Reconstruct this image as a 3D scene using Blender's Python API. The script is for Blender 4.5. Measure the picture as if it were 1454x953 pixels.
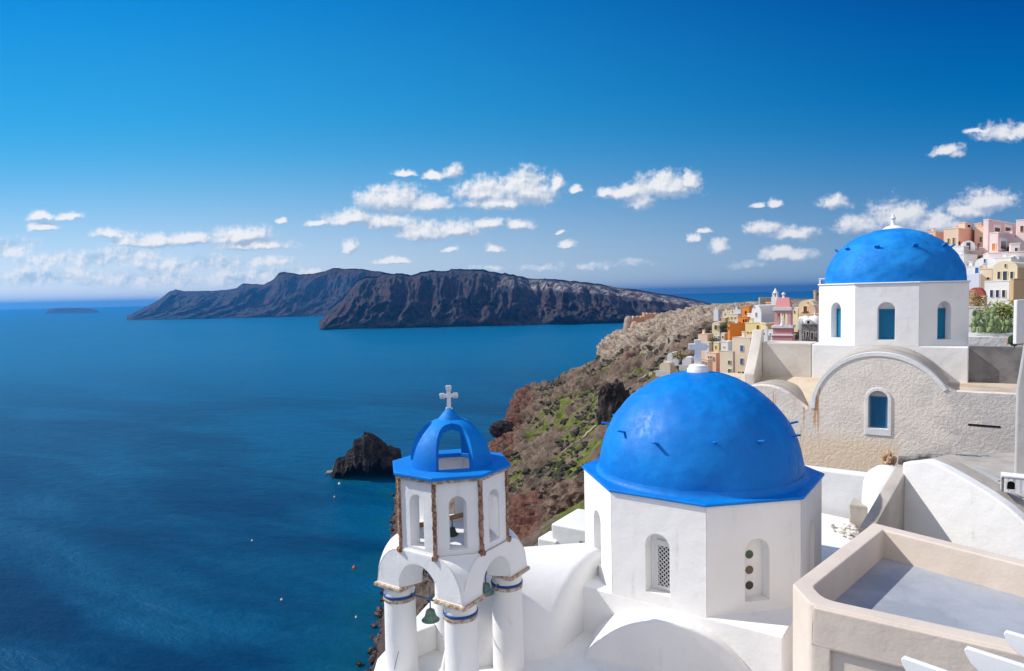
import bpy, bmesh, math, random
import numpy as np
from mathutils import Vector, Matrix, noise as mnoise
R_ = math.radians
random.seed(7); rng = np.random.default_rng(11)
scene = bpy.context.scene
for o in list(bpy.data.objects): bpy.data.objects.remove(o)
col = scene.collection

# ------------------------------------------------------------------ camera
F = 970.0
ROLL = math.atan(0.0222); PITCH = math.atan(57.0/F)
fw = Vector((0, math.cos(PITCH), -math.sin(PITCH))); r0 = Vector((1, 0, 0)); u0 = r0.cross(fw)
cr = r0*math.cos(ROLL) - u0*math.sin(ROLL); cu = r0*math.sin(ROLL) + u0*math.cos(ROLL)
cam = bpy.data.cameras.new('camera'); cam.sensor_width = 36; cam.lens = 36*F/1454
cam.clip_start = 0.1; cam.clip_end = 200000
camo = bpy.data.objects.new('camera', cam); col.objects.link(camo)
camo.matrix_world = Matrix(((cr.x, cu.x, -fw.x, 0), (cr.y, cu.y, -fw.y, 0), (cr.z, cu.z, -fw.z, 0), (0, 0, 0, 1)))
scene.camera = camo

def ray(px, py): return cr*((px-727)/F) + cu*((476.5-py)/F) + fw
def at(px, py, Y):
    d = ray(px, py); return d*(Y/d.y)
def atz(px, py, Z):
    d = ray(px, py); return d*(Z/d.z)
def pxof(p):
    z = p.dot(fw); return 727 + F*p.dot(cr)/z

# ------------------------------------------------------------------ light
SUN_AZ, SUN_EL = -74.0, 40.0           # degrees from +Y (view) towards +X, elevation
SEA = -100.0
sd = Vector((math.sin(R_(SUN_AZ))*math.cos(R_(SUN_EL)), math.cos(R_(SUN_AZ))*math.cos(R_(SUN_EL)), math.sin(R_(SUN_EL))))
sl = bpy.data.lights.new('sun', 'SUN'); sl.energy = 2.7; sl.angle = R_(0.5); sl.color = (1, 0.95, 0.88)
so = bpy.data.objects.new('sun', sl); col.objects.link(so)
so.rotation_euler = sd.to_track_quat('Z', 'Y').to_euler()
scene.view_settings.view_transform = 'Standard'; scene.view_settings.look = 'None'
scene.view_settings.exposure = 0.82; scene.view_settings.gamma = 1.0; scene.view_settings.use_curve_mapping = False
scene.render.engine = 'CYCLES'
scene.cycles.volume_bounces = 0; scene.cycles.max_bounces = 8; scene.cycles.diffuse_bounces = 4

world = bpy.data.worlds.new('World'); scene.world = world; world.use_nodes = True
wt = world.node_tree; wt.nodes.clear()
class G:
    """tiny node-graph helper"""
    def __init__(s, t): s.t = t
    def n(s, typ, **kw):
        nd = s.t.nodes.new(typ)
        for k, v in kw.items(): setattr(nd, k, v)
        return nd
    def L(s, a, b): s.t.links.new(a, b)
    def put(s, sock, v):
        if v is None: return
        if hasattr(v, 'is_output'): s.L(v, sock)
        else: sock.default_value = v
    def m(s, op, a, b=None, c=None, clamp=False):
        nd = s.n('ShaderNodeMath', operation=op, use_clamp=clamp)
        for i, v in enumerate((a, b, c)): s.put(nd.inputs[i], v)
        return nd.outputs[0]
    def vm(s, op, a, b=None, sc=None):
        nd = s.n('ShaderNodeVectorMath', operation=op)
        s.put(nd.inputs[0], a); s.put(nd.inputs[1], b)
        if sc is not None: s.put(nd.inputs['Scale'], sc)
        return nd.outputs[1] if op in ('LENGTH', 'DISTANCE', 'DOT_PRODUCT') else nd.outputs[0]
    def mix(s, f, a, b, bt='MIX'):
        nd = s.n('ShaderNodeMix', data_type='RGBA', blend_type=bt)
        s.put(nd.inputs[0], f); s.put(nd.inputs[6], a if hasattr(a, 'is_output') else (*a[:3], 1)); s.put(nd.inputs[7], b if hasattr(b, 'is_output') else (*b[:3], 1))
        return nd.outputs[2]
    def ramp(s, x, a, b, c=0.0, d=1.0, smooth=True):
        nd = s.n('ShaderNodeMapRange', interpolation_type='SMOOTHSTEP' if smooth else 'LINEAR')
        s.put(nd.inputs[0], x); s.put(nd.inputs[1], a); s.put(nd.inputs[2], b); s.put(nd.inputs[3], c); s.put(nd.inputs[4], d)
        return nd.outputs[0]
    def noise(s, vec, scale, detail=4, rough=.55, dist=0.0, out=0, dim='3D'):
        nd = s.n('ShaderNodeTexNoise', noise_dimensions=dim)
        s.put(nd.inputs['Vector'], vec); nd.inputs['Scale'].default_value = scale; nd.inputs['Detail'].default_value = detail
        nd.inputs['Roughness'].default_value = rough; nd.inputs['Distortion'].default_value = dist
        return nd.outputs[out]
    def xyz(s, x, y, z):
        nd = s.n('ShaderNodeCombineXYZ')
        for i, v in enumerate((x, y, z)): s.put(nd.inputs[i], v)
        return nd.outputs[0]
    def sep(s, v):
        nd = s.n('ShaderNodeSeparateXYZ'); s.L(v, nd.inputs[0]); return nd.outputs

def build_world():
    g = G(wt)
    tc = g.n('ShaderNodeTexCoord').outputs['Generated']
    sky = g.n('ShaderNodeTexSky', sky_type='NISHITA'); sky.sun_disc = False
    sky.sun_elevation = R_(SUN_EL); sky.sun_rotation = R_(SUN_AZ); sky.altitude = 100
    sky.air_density = 1.0; sky.dust_density = 0.6; sky.ozone_density = 2.5
    hs = g.n('ShaderNodeHueSaturation'); hs.inputs['Saturation'].default_value = 1.35; hs.inputs['Value'].default_value = 1.0
    hs.inputs['Hue'].default_value = 0.5
    g.L(sky.outputs[0], hs.inputs['Color'])
    x, y, z = g.sep(tc)
    # direction coordinates: tangent of azimuth and of elevation
    ys = g.m('MAXIMUM', y, 0.02)
    u = g.m('DIVIDE', x, ys); v = g.m('DIVIDE', z, ys)
    uv = g.xyz(u, v, 0)
    left = g.ramp(u, 0.80, -0.85, 0.0, 1.0)
    top = g.mix(left, (0.0, .28, 1.6), (0.0, 1.35, 3.7)); mid_ = g.mix(left, (0.0, .98, 2.5), (.25, 2.35, 4.3)); hor = g.mix(left, (1.75, 2.55, 3.3), (5.8, 5.7, 5.5))
    clear = g.mix(g.ramp(v, .14, .52), mid_, top)
    clear = g.mix(g.m('POWER', g.ramp(v, -0.06, .35, 1, 0), 2.3), clear, hor)
    skyc = g.mix(1.0, clear, g.vm('MULTIPLY', hs.outputs[0], (.0, .012, .03)), 'ADD')
    skyc = g.mix(g.ramp(y, .12, -.35), skyc, (3.9, 3.95, 4.4))      # unseen sky behind the camera, made paler and brighter as fill for walls
    # cumulus
    w1 = g.noise(uv, 11, 3, .5, 0, 1); w2 = g.noise(uv, 42, 5, .62, 0, 1)
    wv = g.vm('ADD', g.vm('SCALE', g.vm('SUBTRACT', w1, (.5, .5, .5)), None, 0.020), g.vm('SCALE', g.vm('SUBTRACT', w2, (.5, .5, .5)), None, 0.016))
    puv = g.vm('ADD', uv, wv)
    CL = [(60,311,24,6),(97,312,26,5),(62,325,26,6),(155,336,24,8),(215,345,58,10),(265,341,50,9),(345,336,48,11),(365,348,56,8),
          (574,246,19,5),(616,250,18,7),(644,246,16,10),(560,290,52,20),(605,294,38,13),(500,314,46,11),(545,318,40,12),(452,317,20,5),(600,333,42,13),(650,331,34,12),
          (690,275,52,17),(745,275,50,24),(712,288,60,12),(695,321,24,8),(738,323,24,9),(895,275,44,12),(945,269,52,18),(912,288,26,12),(977,262,22,12),(860,274,14,7),
          (497,352,13,8),(702,354,14,6),(806,348,14,6),(400,313,9,5),(797,331,9,3),(1100,291,11,6),(1074,294,11,4),(1185,291,26,11),
          (1085,330,34,10),(1125,336,40,10),(1022,352,15,9),(1225,322,36,13),(1275,309,48,19),(1330,318,50,14),(1402,288,42,16),(1372,300,40,12),(1345,215,27,8),(1360,222,12,7),(1420,193,38,13),(1450,188,30,10),
          (1110,365,34,9),(1000,330,14,4),(986,338,12,5),(1390,187,18,3),(1295,360,25,6),(560,372,30,5),(640,356,12,3),(813,272,8,5),(790,262,10,12)]
    BANK = [(15,352,44,12),(75,368,56,11),(130,372,40,10),(190,366,50,12),(240,378,60,9),(305,374,56,10),(380,372,50,8),(60,392,90,12),(200,396,110,12),(350,392,80,10),
            (450,385,60,6),(850,376,40,5),(900,372,26,4),(1060,376,30,5),(1140,360,24,7),(770,378,34,5),(690,380,30,4)]
    def field(lst, P_, sx=1.16, sy=1.55, flatb=True):
        acc = None
        for (cx, cy, a, b) in lst:
            d = ray(cx, cy); cu_, cv_ = d.x/d.y, d.z/d.y
            dd = g.vm('SUBTRACT', P_, (cu_, cv_, 0)); q = g.vm('MULTIPLY', dd, (F/(a*sx), F/(b*sy)*(.9 if flatb else 1), 0))
            if flatb: q = g.vm('MAXIMUM', q, g.vm('MULTIPLY', dd, (-F/(a*sx), -1.7*F/(b*sy), 0)))
            e = g.m('SUBTRACT', 1.0, g.vm('LENGTH', q))
            acc = e if acc is None else g.m('MAXIMUM', acc, e)
        return acc
    f1 = field(CL, puv); f2 = field(BANK, puv, 1.3, 1.5, False)
    f1s = field(CL, g.vm('ADD', puv, (-0.005, 0.0085, 0)))
    mid = g.noise(uv, 30, 3, .5); fine = g.noise(uv, 110, 8, .62)
    fine2 = g.noise(g.vm('ADD', uv, (-0.003, 0.004, 0)), 110, 8, .62); mid2 = g.noise(g.vm('ADD', uv, (-0.006, 0.009, 0)), 30, 3, .5)
    edge = g.m('ADD', g.m('MULTIPLY', g.m('SUBTRACT', mid, .5), .85), g.m('MULTIPLY', g.m('SUBTRACT', fine, .5), .95))
    a1 = g.ramp(g.m('ADD', f1, edge), -.04, .60)
    a2 = g.m('MULTIPLY', g.ramp(g.m('ADD', f2, g.m('MULTIPLY', edge, 1.25)), 0.0, .75), g.ramp(u, -.3, .6, .88, .45))
    lit = g.m('ADD', g.m('MULTIPLY', g.m('SUBTRACT', fine, fine2), .9), g.m('MULTIPLY', g.m('SUBTRACT', mid, mid2), 2.4))
    lit = g.m('ADD', lit, g.m('MULTIPLY', g.m('SUBTRACT', f1, f1s), 1.7))
    lit = g.m('ADD', lit, .45, clamp=True)
    ccol = g.mix(lit, (2.1, 2.7, 3.6), (5.1, 5.1, 5.15))
    ccol = g.mix(g.ramp(u, -.1, .8, 0, .2), ccol, (3.0, 3.05, 3.8))
    lit2 = g.m('ADD', g.m('ADD', g.m('MULTIPLY', g.m('SUBTRACT', fine, fine2), 1.6), g.m('MULTIPLY', g.m('SUBTRACT', mid, mid2), 3.6)), .55, clamp=True)
    ccol2 = g.mix(lit2, (2.3, 3.3, 4.3), (5.0, 5.0, 5.1))
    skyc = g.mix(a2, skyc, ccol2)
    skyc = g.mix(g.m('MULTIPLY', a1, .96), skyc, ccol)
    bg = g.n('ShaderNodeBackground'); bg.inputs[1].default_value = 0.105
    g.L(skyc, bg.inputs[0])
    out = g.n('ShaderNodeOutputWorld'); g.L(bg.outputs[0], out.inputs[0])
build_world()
world.cycles.sampling_method = 'MANUAL'; world.cycles.sample_map_resolution = 1024

# ------------------------------------------------------------------ helpers
def tag(o, label=None, cat=None, group=None, kind=None):
    if label: o['label'] = label
    if cat: o['category'] = cat
    if group: o['group'] = group
    if kind: o['kind'] = kind
    return o
def thing(name, label, cat, loc=(0, 0, 0), group=None):
    o = bpy.data.objects.new(name, None); col.objects.link(o); o.location = loc
    o.empty_display_size = .3
    return tag(o, label, cat, group)
class MB:
    def __init__(s): s.v = []; s.f = []
    def add(s, vs, fs):
        b = len(s.v); s.v += [tuple(v) for v in vs]; s.f += [tuple(b+i for i in f) for f in fs]; return s
    def box(s, c, sx, sy, sz, M=None):
        vs = [Vector((c[0]+dx*sx/2, c[1]+dy*sy/2, c[2]+dz*sz/2)) for dx, dy, dz in ((-1,-1,-1),(1,-1,-1),(1,1,-1),(-1,1,-1),(-1,-1,1),(1,-1,1),(1,1,1),(-1,1,1))]
        if M: vs = [M @ v for v in vs]
        return s.add(vs, [(0,3,2,1),(4,5,6,7),(0,1,5,4),(1,2,6,5),(2,3,7,6),(3,0,4,7)])
    def prism(s, poly, z0, z1):
        """vertical prism over a plan polygon; z0/z1 numbers or lists"""
        n = len(poly); Z0 = z0 if isinstance(z0, (list, tuple)) else [z0]*n; Z1 = z1 if isinstance(z1, (list, tuple)) else [z1]*n
        vs = [(p[0], p[1], Z0[i]) for i, p in enumerate(poly)] + [(p[0], p[1], Z1[i]) for i, p in enumerate(poly)]
        fs = [tuple(reversed(range(n))), tuple(range(n, 2*n))] + [(i, (i+1) % n, n+(i+1) % n, n+i) for i in range(n)]
        return s.add(vs, fs)
    def extr(s, prof, O, A, B, D):
        """profile [(a,b)] in plane O+a*A+b*B extruded by vector D"""
        n = len(prof); vs = [O + A*a + B*b for a, b in prof] + [O + A*a + B*b + D for a, b in prof]
        return s.add(vs, [tuple(range(n)), tuple(reversed(range(n, 2*n)))] + [(i, n+i, n+(i+1) % n, (i+1) % n) for i in range(n)])
    def lathe(s, prof, c, n=48, a0=0, a1=2*math.pi, jit=None):
        """prof [(r,z)] around vertical axis at c"""
        full = abs(a1-a0-2*math.pi) < 1e-6; m = n if full else n+1
        vs = []
        for r, z in prof:
            for i in range(m):
                a = a0+(a1-a0)*i/n
                vs.append((c[0]+r*math.cos(a), c[1]+r*math.sin(a), c[2]+z))
        fs = []
        for j in range(len(prof)-1):
            for i in range(n):
                k = (i+1) % m if full else i+1
                fs.append((j*m+i, j*m+k, (j+1)*m+k, (j+1)*m+i))
        return s.add(vs, fs)
    def tube(s, p, q, r, n=10, r2=None):
        p = Vector(p); q = Vector(q); d = (q-p).normalized(); a = d.orthogonal().normalized(); b = d.cross(a); r2 = r if r2 is None else r2
        vs = []
        for P, rr in ((p, r), (q, r2)):
            for i in range(n):
                t = 2*math.pi*i/n; vs.append(P + a*math.cos(t)*rr + b*math.sin(t)*rr)
        return s.add(vs, [(i, (i+1) % n, n+(i+1) % n, n+i) for i in range(n)] + [tuple(reversed(range(n))), tuple(range(n, 2*n))])
    def ball(s, c, r, seed=0, amp=.0, n=2, sc=(1, 1, 1)):
        vs, fs = ICO[n]
        P = vs*(1+amp*(np.random.default_rng(seed).random((len(vs), 1))-.5)*2)*r*np.array(sc)+np.array(c)
        return s.add(P.tolist(), fs)
    def build(s, name, mat, parent=None, smooth=False, bevel=0, weld=True, angle=None, segs=2):
        me = bpy.data.meshes.new(name); me.from_pydata([tuple(v) for v in s.v], [], s.f); me.update()
        bm = bmesh.new(); bm.from_mesh(me)
        if weld: bmesh.ops.remove_doubles(bm, verts=bm.verts, dist=1e-5)
        bmesh.ops.recalc_face_normals(bm, faces=bm.faces)
        bm.to_mesh(me); bm.free()
        me.materials.append(mat)
        o = bpy.data.objects.new(name, me); col.objects.link(o)
        if parent is not None:
            o.parent = parent; wm = Matrix.Translation(Vector(parent.location)); o.matrix_parent_inverse = wm.inverted()
        if smooth or angle:
            me.shade_smooth()
            if angle:
                import math as _m
                me.set_sharp_from_angle(angle=R_(angle))
        if bevel:
            b = o.modifiers.new('bevel', 'BEVEL'); b.width = bevel; b.segments = segs; b.limit_method = 'ANGLE'; b.angle_limit = R_(35); b.harden_normals = False
            me.shade_smooth(); me.set_sharp_from_angle(angle=R_(35)) if not smooth else None
            me.shade_smooth()
            w = o.modifiers.new('wn', 'WEIGHTED_NORMAL'); w.keep_sharp = False
        return o
def wloc(o):
    v = Vector(o.location)
    while o.parent is not None: o = o.parent; v = v + Vector(o.location)
    return v
def _ico(sub):
    bm = bmesh.new(); bmesh.ops.create_icosphere(bm, subdivisions=sub, radius=1)
    v = np.array([x.co[:] for x in bm.verts]); f = [tuple(y.index for y in x.verts) for x in bm.faces]; bm.free(); return v, f
ICO = {i: _ico(i) for i in (1, 2, 3, 4)}

# numpy value-gradient noise
_P = rng.permutation(256).astype(np.int64); _P = np.concatenate([_P, _P, _P]); _Gv = rng.normal(size=(256, 3)); _Gv /= np.linalg.norm(_Gv, axis=1)[:, None]
def pn(x, y, z):
    xi = np.floor(x).astype(np.int64); yi = np.floor(y).astype(np.int64); zi = np.floor(z).astype(np.int64)
    xf = x-xi; yf = y-yi; zf = z-zi; xi &= 255; yi &= 255; zi &= 255
    f = lambda t: t*t*t*(t*(t*6-15)+10)
    u, v, w = f(xf), f(yf), f(zf)
    def gr(i, j, k):
        h = _P[_P[_P[(xi+i) & 255]+((yi+j) & 255)]+((zi+k) & 255)]; g_ = _Gv[h]
        return g_[..., 0]*(xf-i)+g_[..., 1]*(yf-j)+g_[..., 2]*(zf-k)
    l = lambda a, b, t: a+(b-a)*t
    return 1.6*l(l(l(gr(0,0,0), gr(1,0,0), u), l(gr(0,1,0), gr(1,1,0), u), v), l(l(gr(0,0,1), gr(1,0,1), u), l(gr(0,1,1), gr(1,1,1), u), v), w)
def fbm(x, y, z, o=5, g_=.5, ridged=False):
    s = 0; a = 1; t = 0
    for i in range(o):
        n = pn(x+13.7*i, y+7.1*i, z+3.3*i)
        if ridged: n = 1-2*np.abs(n)
        s = s+a*n; t += a; a *= g_; x = x*2.03; y = y*2.03; z = z*2.03
    return s/t

# ------------------------------------------------------------------ materials
def newmat(name):
    m = bpy.data.materials.new(name); m.use_nodes = True; t = m.node_tree; t.nodes.clear()
    g = G(t); b = g.n('ShaderNodeBsdfPrincipled'); o = g.n('ShaderNodeOutputMaterial'); g.L(b.outputs[0], o.inputs[0])
    return m, g, b
def pos(g): return g.n('ShaderNodeNewGeometry').outputs['Position']
def bump(g, b, h, strength, dist, bevel=0):
    bn = g.n('ShaderNodeBump'); bn.inputs['Strength'].default_value = strength; bn.inputs['Distance'].default_value = dist
    g.L(h, bn.inputs['Height'])
    if bevel:
        bv = g.n('ShaderNodeBevel', samples=4); bv.inputs['Radius'].default_value = bevel; g.L(bv.outputs[0], bn.inputs['Normal'])
    g.L(bn.outputs[0], b.inputs['Normal'])
def plaster(name, c, c2=None, rough=.88, stain=.5, sc=1.0, bs=.5, bd=.025, bevel=.04, dirt=(.46, .43, .40), dirt_amt=.38, fine=18):
    m, g, b = newmat(name); p = pos(g)
    c2 = c2 or tuple(x*.88 for x in c)
    n1 = g.noise(p, .55*sc, 5, .6); n2 = g.noise(p, 3.1*sc, 6, .65, .6)
    cc = g.mix(g.m('MULTIPLY', g.ramp(n1, .38, .68), stain*1.6, clamp=True), c, c2)
    # streaky grime, stretched vertically
    st = g.noise(g.vm('MULTIPLY', p, (2.2*sc, 2.2*sc, .35*sc)), 1.3, 6, .7)
    cc = g.mix(g.m('MULTIPLY', g.m('MULTIPLY', g.ramp(st, .56, .75), g.ramp(n2, .4, .6)), dirt_amt), cc, dirt)
    g.L(cc, b.inputs['Base Color']); b.inputs['Roughness'].default_value = rough; b.inputs['Specular IOR Level'].default_value = .25
    h = g.m('ADD', g.m('MULTIPLY', g.noise(p, fine, 5, .6), .35), g.m('MULTIPLY', g.noise(p, 2.6, 3, .5), 1.6))
    bump(g, b, h, bs, bd, bevel)
    return m
WHITE = plaster('white_plaster', (.83, .82, .80), (.76, .75, .735))
WHITE2 = plaster('white_plaster_far', (.80, .79, .775), (.73, .72, .71), bevel=0, sc=.5)
BEIGE = plaster('beige_plaster', (.67, .575, .485), (.60, .505, .42), dirt_amt=.28, dirt=(.40, .33, .27))
def flat(name, c, rough=.8, **k): return plaster(name, c, bevel=0, rough=rough, stain=.4, dirt_amt=k.pop('dirt_amt', .15), **k)
def stucco(name, c, c2, lo=None):
    m, g, b = newmat(name); p = pos(g)
    n1 = g.noise(p, .9, 6, .62, .4); n2 = g.noise(p, 5, 5, .6)
    cc = g.mix(g.ramp(n1, .4, .64), c, c2)
    if lo:
        z = g.sep(p)[2]; x = g.sep(p)[0]
        zz = g.m('ADD', z, g.m('MULTIPLY', g.m('SUBTRACT', n1, .5), .7))
        k = g.m('MULTIPLY', g.ramp(zz, -6.7, -5.8, 1, 0), g.ramp(x, 15.25, 15.4, 1, 0))
        cc = g.mix(k, cc, lo)
        k2 = g.m('MULTIPLY', g.ramp(x, 15.6, 16.8, 0, .75), g.ramp(n1, .35, .6))
        cc = g.mix(k2, cc, (.60, .56, .53))
        # rust runs under the ledge
        rs = g.m('MULTIPLY', g.ramp(g.noise(g.vm('MULTIPLY', p, (5, 5, .25)), 1.5, 3), .58, .66), g.m('MULTIPLY', g.ramp(x, 12.9, 13.2, 1, 0), g.ramp(z, -6.6, -5.2, .2, .8)))
        cc = g.mix(rs, cc, (.62, .30, .10))
    cc = g.mix(g.ramp(n2, .62, .74, 0, .25), cc, (.35, .31, .29))
    g.L(cc, b.inputs['Base Color']); b.inputs['Roughness'].default_value = .9; b.inputs['Specular IOR Level'].default_value = .15
    v = g.noise(p, 8.5, 5, .70, .2); v2 = g.noise(p, 16, 4, .65, .3)
    bump(g, b, g.m('ADD', g.ramp(v, .36, .66), g.m('MULTIPLY', v2, .45)), .34, .04)
    return m
STUCCO = stucco('gable_stucco', (.88, .795, .70), (.77, .70, .63), lo=(.88, .70, .52))
CONCRETE = plaster('weathered_concrete', (.50, .45, .40), (.36, .32, .27), stain=.6, dirt=(.2, .16, .12), dirt_amt=.6, sc=1.5, bevel=.02, bs=.5)
PALECON = plaster('pale_concrete', (.68, .62, .55), (.55, .49, .42), stain=.6, dirt=(.35, .28, .2), dirt_amt=.45, sc=1.5, bevel=.02, bs=.5)
DARKCON = plaster('dark_concrete', (.23, .22, .22), (.15, .145, .15), stain=.7, dirt=(.3, .29, .28), dirt_amt=.5, sc=2.2, bevel=0)
GREYROOF = plaster('grey_roof_paint', (.37, .39, .43), (.29, .315, .36), stain=.8, dirt=(.52, .49, .45), dirt_amt=.55, sc=1.4, bevel=0)
DUSTROOF = plaster('dusty_roof', (.60, .50, .38), (.44, .36, .27), stain=.7, dirt=(.28, .2, .14), dirt_amt=.7, sc=1.2, bevel=0)
def bluepaint(name, c=(.0, .165, .56), c2=(.0, .205, .64), rough=.5, rel=1.0):
    m, g, b = newmat(name); p = pos(g)
    n = g.noise(p, 1.1, 5, .6, .5); n2 = g.noise(p, 7, 6, .6)
    cc = g.mix(g.ramp(n, .38, .66), c, c2)
    cc = g.mix(g.ramp(n2, .62, .78, 0, .35), cc, (.06, .30, .74)); st_ = g.noise(g.vm('MULTIPLY', p, (6, 6, .8)), 1.2, 5, .7); cc = g.mix(g.ramp(st_, .60, .74, 0, .30), cc, (.0, .09, .34))
    g.L(cc, b.inputs['Base Color']); g.L(g.ramp(n2, .3, .7, rough-.08, rough+.15), b.inputs['Roughness'])
    b.inputs['Specular IOR Level'].default_value = .24
    bump(g, b, g.m('ADD', g.noise(p, 3.3, 4, .55), g.m('MULTIPLY', g.noise(p, 19, 4, .6), .14)), .26*rel, .05)
    return m
BLUE = bluepaint('blue_dome_paint'); BLUEF = bluepaint('blue_far_dome_paint', (.0, .185, .58), (.01, .25, .68), .65, 2.0)
BLUET = bluepaint('blue_tower_paint', (.0, .18, .60), (.0, .215, .66), .6, .8)
SHUT = flat('blue_shutter_paint', (.01, .16, .36), .5)
LOUV = flat('white_lattice_paint', (.72, .71, .70), .5)
DARK = flat('dark_interior', (.015, .014, .014), .9)
def glass(name, c):
    m, g, b = newmat(name); p = pos(g)
    g.L(g.mix(g.ramp(g.noise(p, 9, 3), .4, .6), c, tuple(x*.6 for x in c)), b.inputs['Base Color']); b.inputs['Roughness'].default_value = .12; b.inputs['Specular IOR Level'].default_value = .6
    return m
GREENG = glass('green_glass', (.04, .10, .05)); BROWNG = glass('brown_glass', (.12, .08, .05)); BLACKG = glass('black_glass', (.004, .004, .005))
PANE = glass('window_pane', (.05, .07, .09)); PANEB = flat('blue_window_paint', (.02, .14, .42)); PANEG = flat('green_window_paint', (.10, .16, .06)); WOODD = flat('brown_door_wood', (.16, .07, .03))
ORDOOR = flat('orange_door_paint', (.75, .24, .05))
def stone(name, a, b_, c=None, sc=3.0, bd=.06):
    m, g, b = newmat(name); p = pos(g)
    n = g.noise(p, sc, 7, .65, .5); v = g.n('ShaderNodeTexVoronoi'); g.L(p, v.inputs['Vector']); v.inputs['Scale'].default_value = sc*2.2
    cc = g.mix(g.ramp(n, .38, .62), a, b_)
    if c: cc = g.mix(g.ramp(v.outputs['Distance'], .05, .22, .8, 0), cc, c)
    g.L(cc, b.inputs['Base Color']); b.inputs['Roughness'].default_value = .95; b.inputs['Specular IOR Level'].default_value = .1
    bump(g, b, g.m('ADD', n, g.m('MULTIPLY', v.outputs['Distance'], .7)), 1.0, bd)
    return m
BROWNST = stone('brown_trim_stone', (.20, .085, .055), (.42, .30, .20), (.6, .5, .42), 9, .02)
TANTRIM = stone('tan_trim_stone', (.36, .22, .12), (.62, .52, .42), (.72, .68, .6), 11, .015)
RUBBLE = stone('grey_rubble_stone', (.34, .31, .29), (.20, .18, .17), (.5, .47, .43), 1.6, .15)
RUIN = stone('ruin_stone', (.46, .37, .30), (.32, .25, .20), (.2, .15, .12), .6, .5)
RUINOR = stone('orange_ruin_stone', (.58, .34, .22), (.46, .27, .18), (.3, .18, .12), .5, .3)
LAVA = stone('black_lava_rock', (.022, .018, .019), (.065, .050, .046), (.02, .017, .018), .22, 1.6)
def patina():
    m, g, b = newmat('bronze_patina'); p = pos(g)
    cc = g.mix(g.ramp(g.noise(p, 9, 6, .65), .4, .62), (.10, .24, .19), (.22, .30, .22))
    g.L(cc, b.inputs['Base Color']); b.inputs['Roughness'].default_value = .6; b.inputs['Metallic'].default_value = .2
    bump(g, b, g.noise(p, 30, 4), .3, .01); return m
BRONZE = patina(); STEELB = flat('blue_iron', (.10, .17, .28), .5); WOOD = flat('old_wood', (.36, .20, .09)); BANDB = flat('blue_band_paint', (.01, .07, .27), .4)

# ------------------------------------------------------------------ sea
def sea():
    m, g, b = newmat('sea_water'); p = pos(g)
    x, y, z = g.sep(p)
    # wave pattern; stretched across the wind
    rot = g.n('ShaderNodeVectorRotate', rotation_type='Z_AXIS'); g.L(p, rot.inputs['Vector']); rot.inputs['Angle'].default_value = R_(28)
    pr = g.vm('MULTIPLY', rot.outputs[0], (1, 2.4, 1))
    big = g.noise(g.vm('MULTIPLY', rot.outputs[0], (.0013, .0048, 0)), 1.0, 6, .6, 1.0)
    big2 = g.noise(g.vm('MULTIPLY', rot.outputs[0], (.0045, .017, 0)), 1.0, 5, .6, .8)
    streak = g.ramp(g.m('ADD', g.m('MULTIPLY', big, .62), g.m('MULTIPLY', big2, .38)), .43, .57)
    h = g.m('ADD', g.m('MULTIPLY', g.noise(pr, .55, 4, .6), .35), g.m('MULTIPLY', g.noise(pr, .11, 4, .6, .4), 1.0))
    h = g.m('ADD', h, g.m('MULTIPLY', g.noise(pr, .028, 4, .6, .5), 2.2))
    bn = g.n('ShaderNodeBump'); bn.inputs['Distance'].default_value = 2.4; g.L(h, bn.inputs['Height'])
    g.L(g.ramp(streak, 0, 1, .22, .42), bn.inputs['Strength']); g.L(bn.outputs[0], b.inputs['Normal'])
    # shallow water over pale rock near the shore
    q = g.vm('ADD', p, g.vm('SCALE', g.vm('SUBTRACT', g.noise(p, .05, 4, .6, 0, 1), (.5, .5, .5)), None, 22.0))
    acc = None
    for (cx, cy, r) in SHOAL:
        e = g.m('SUBTRACT', 1.0, g.m('DIVIDE', g.vm('DISTANCE', g.vm('MULTIPLY', q, (1, 1, 0)), (cx, cy, 0)), r))
        acc = e if acc is None else g.m('MAXIMUM', acc, e)
    sh = g.ramp(acc, -.1, .55)
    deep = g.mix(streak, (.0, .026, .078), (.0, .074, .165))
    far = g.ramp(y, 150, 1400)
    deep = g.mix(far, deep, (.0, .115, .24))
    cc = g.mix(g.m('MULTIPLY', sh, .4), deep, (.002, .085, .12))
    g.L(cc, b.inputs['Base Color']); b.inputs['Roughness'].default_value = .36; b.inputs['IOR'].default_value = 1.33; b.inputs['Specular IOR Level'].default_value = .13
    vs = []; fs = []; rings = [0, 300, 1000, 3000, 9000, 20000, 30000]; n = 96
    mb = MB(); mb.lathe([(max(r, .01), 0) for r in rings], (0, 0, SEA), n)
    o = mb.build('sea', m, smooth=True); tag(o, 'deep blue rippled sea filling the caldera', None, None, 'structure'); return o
SHOAL = []
for (px, py, r) in ((548, 800, 16), (556, 740, 12), (545, 870, 22), (528, 930, 24), (560, 700, 14), (500, 680, 15), (470, 668, 10), (640, 655, 20), (515, 960, 26)):
    w = atz(px, py, SEA); SHOAL.append((w.x, w.y, r))
sea()

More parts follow.
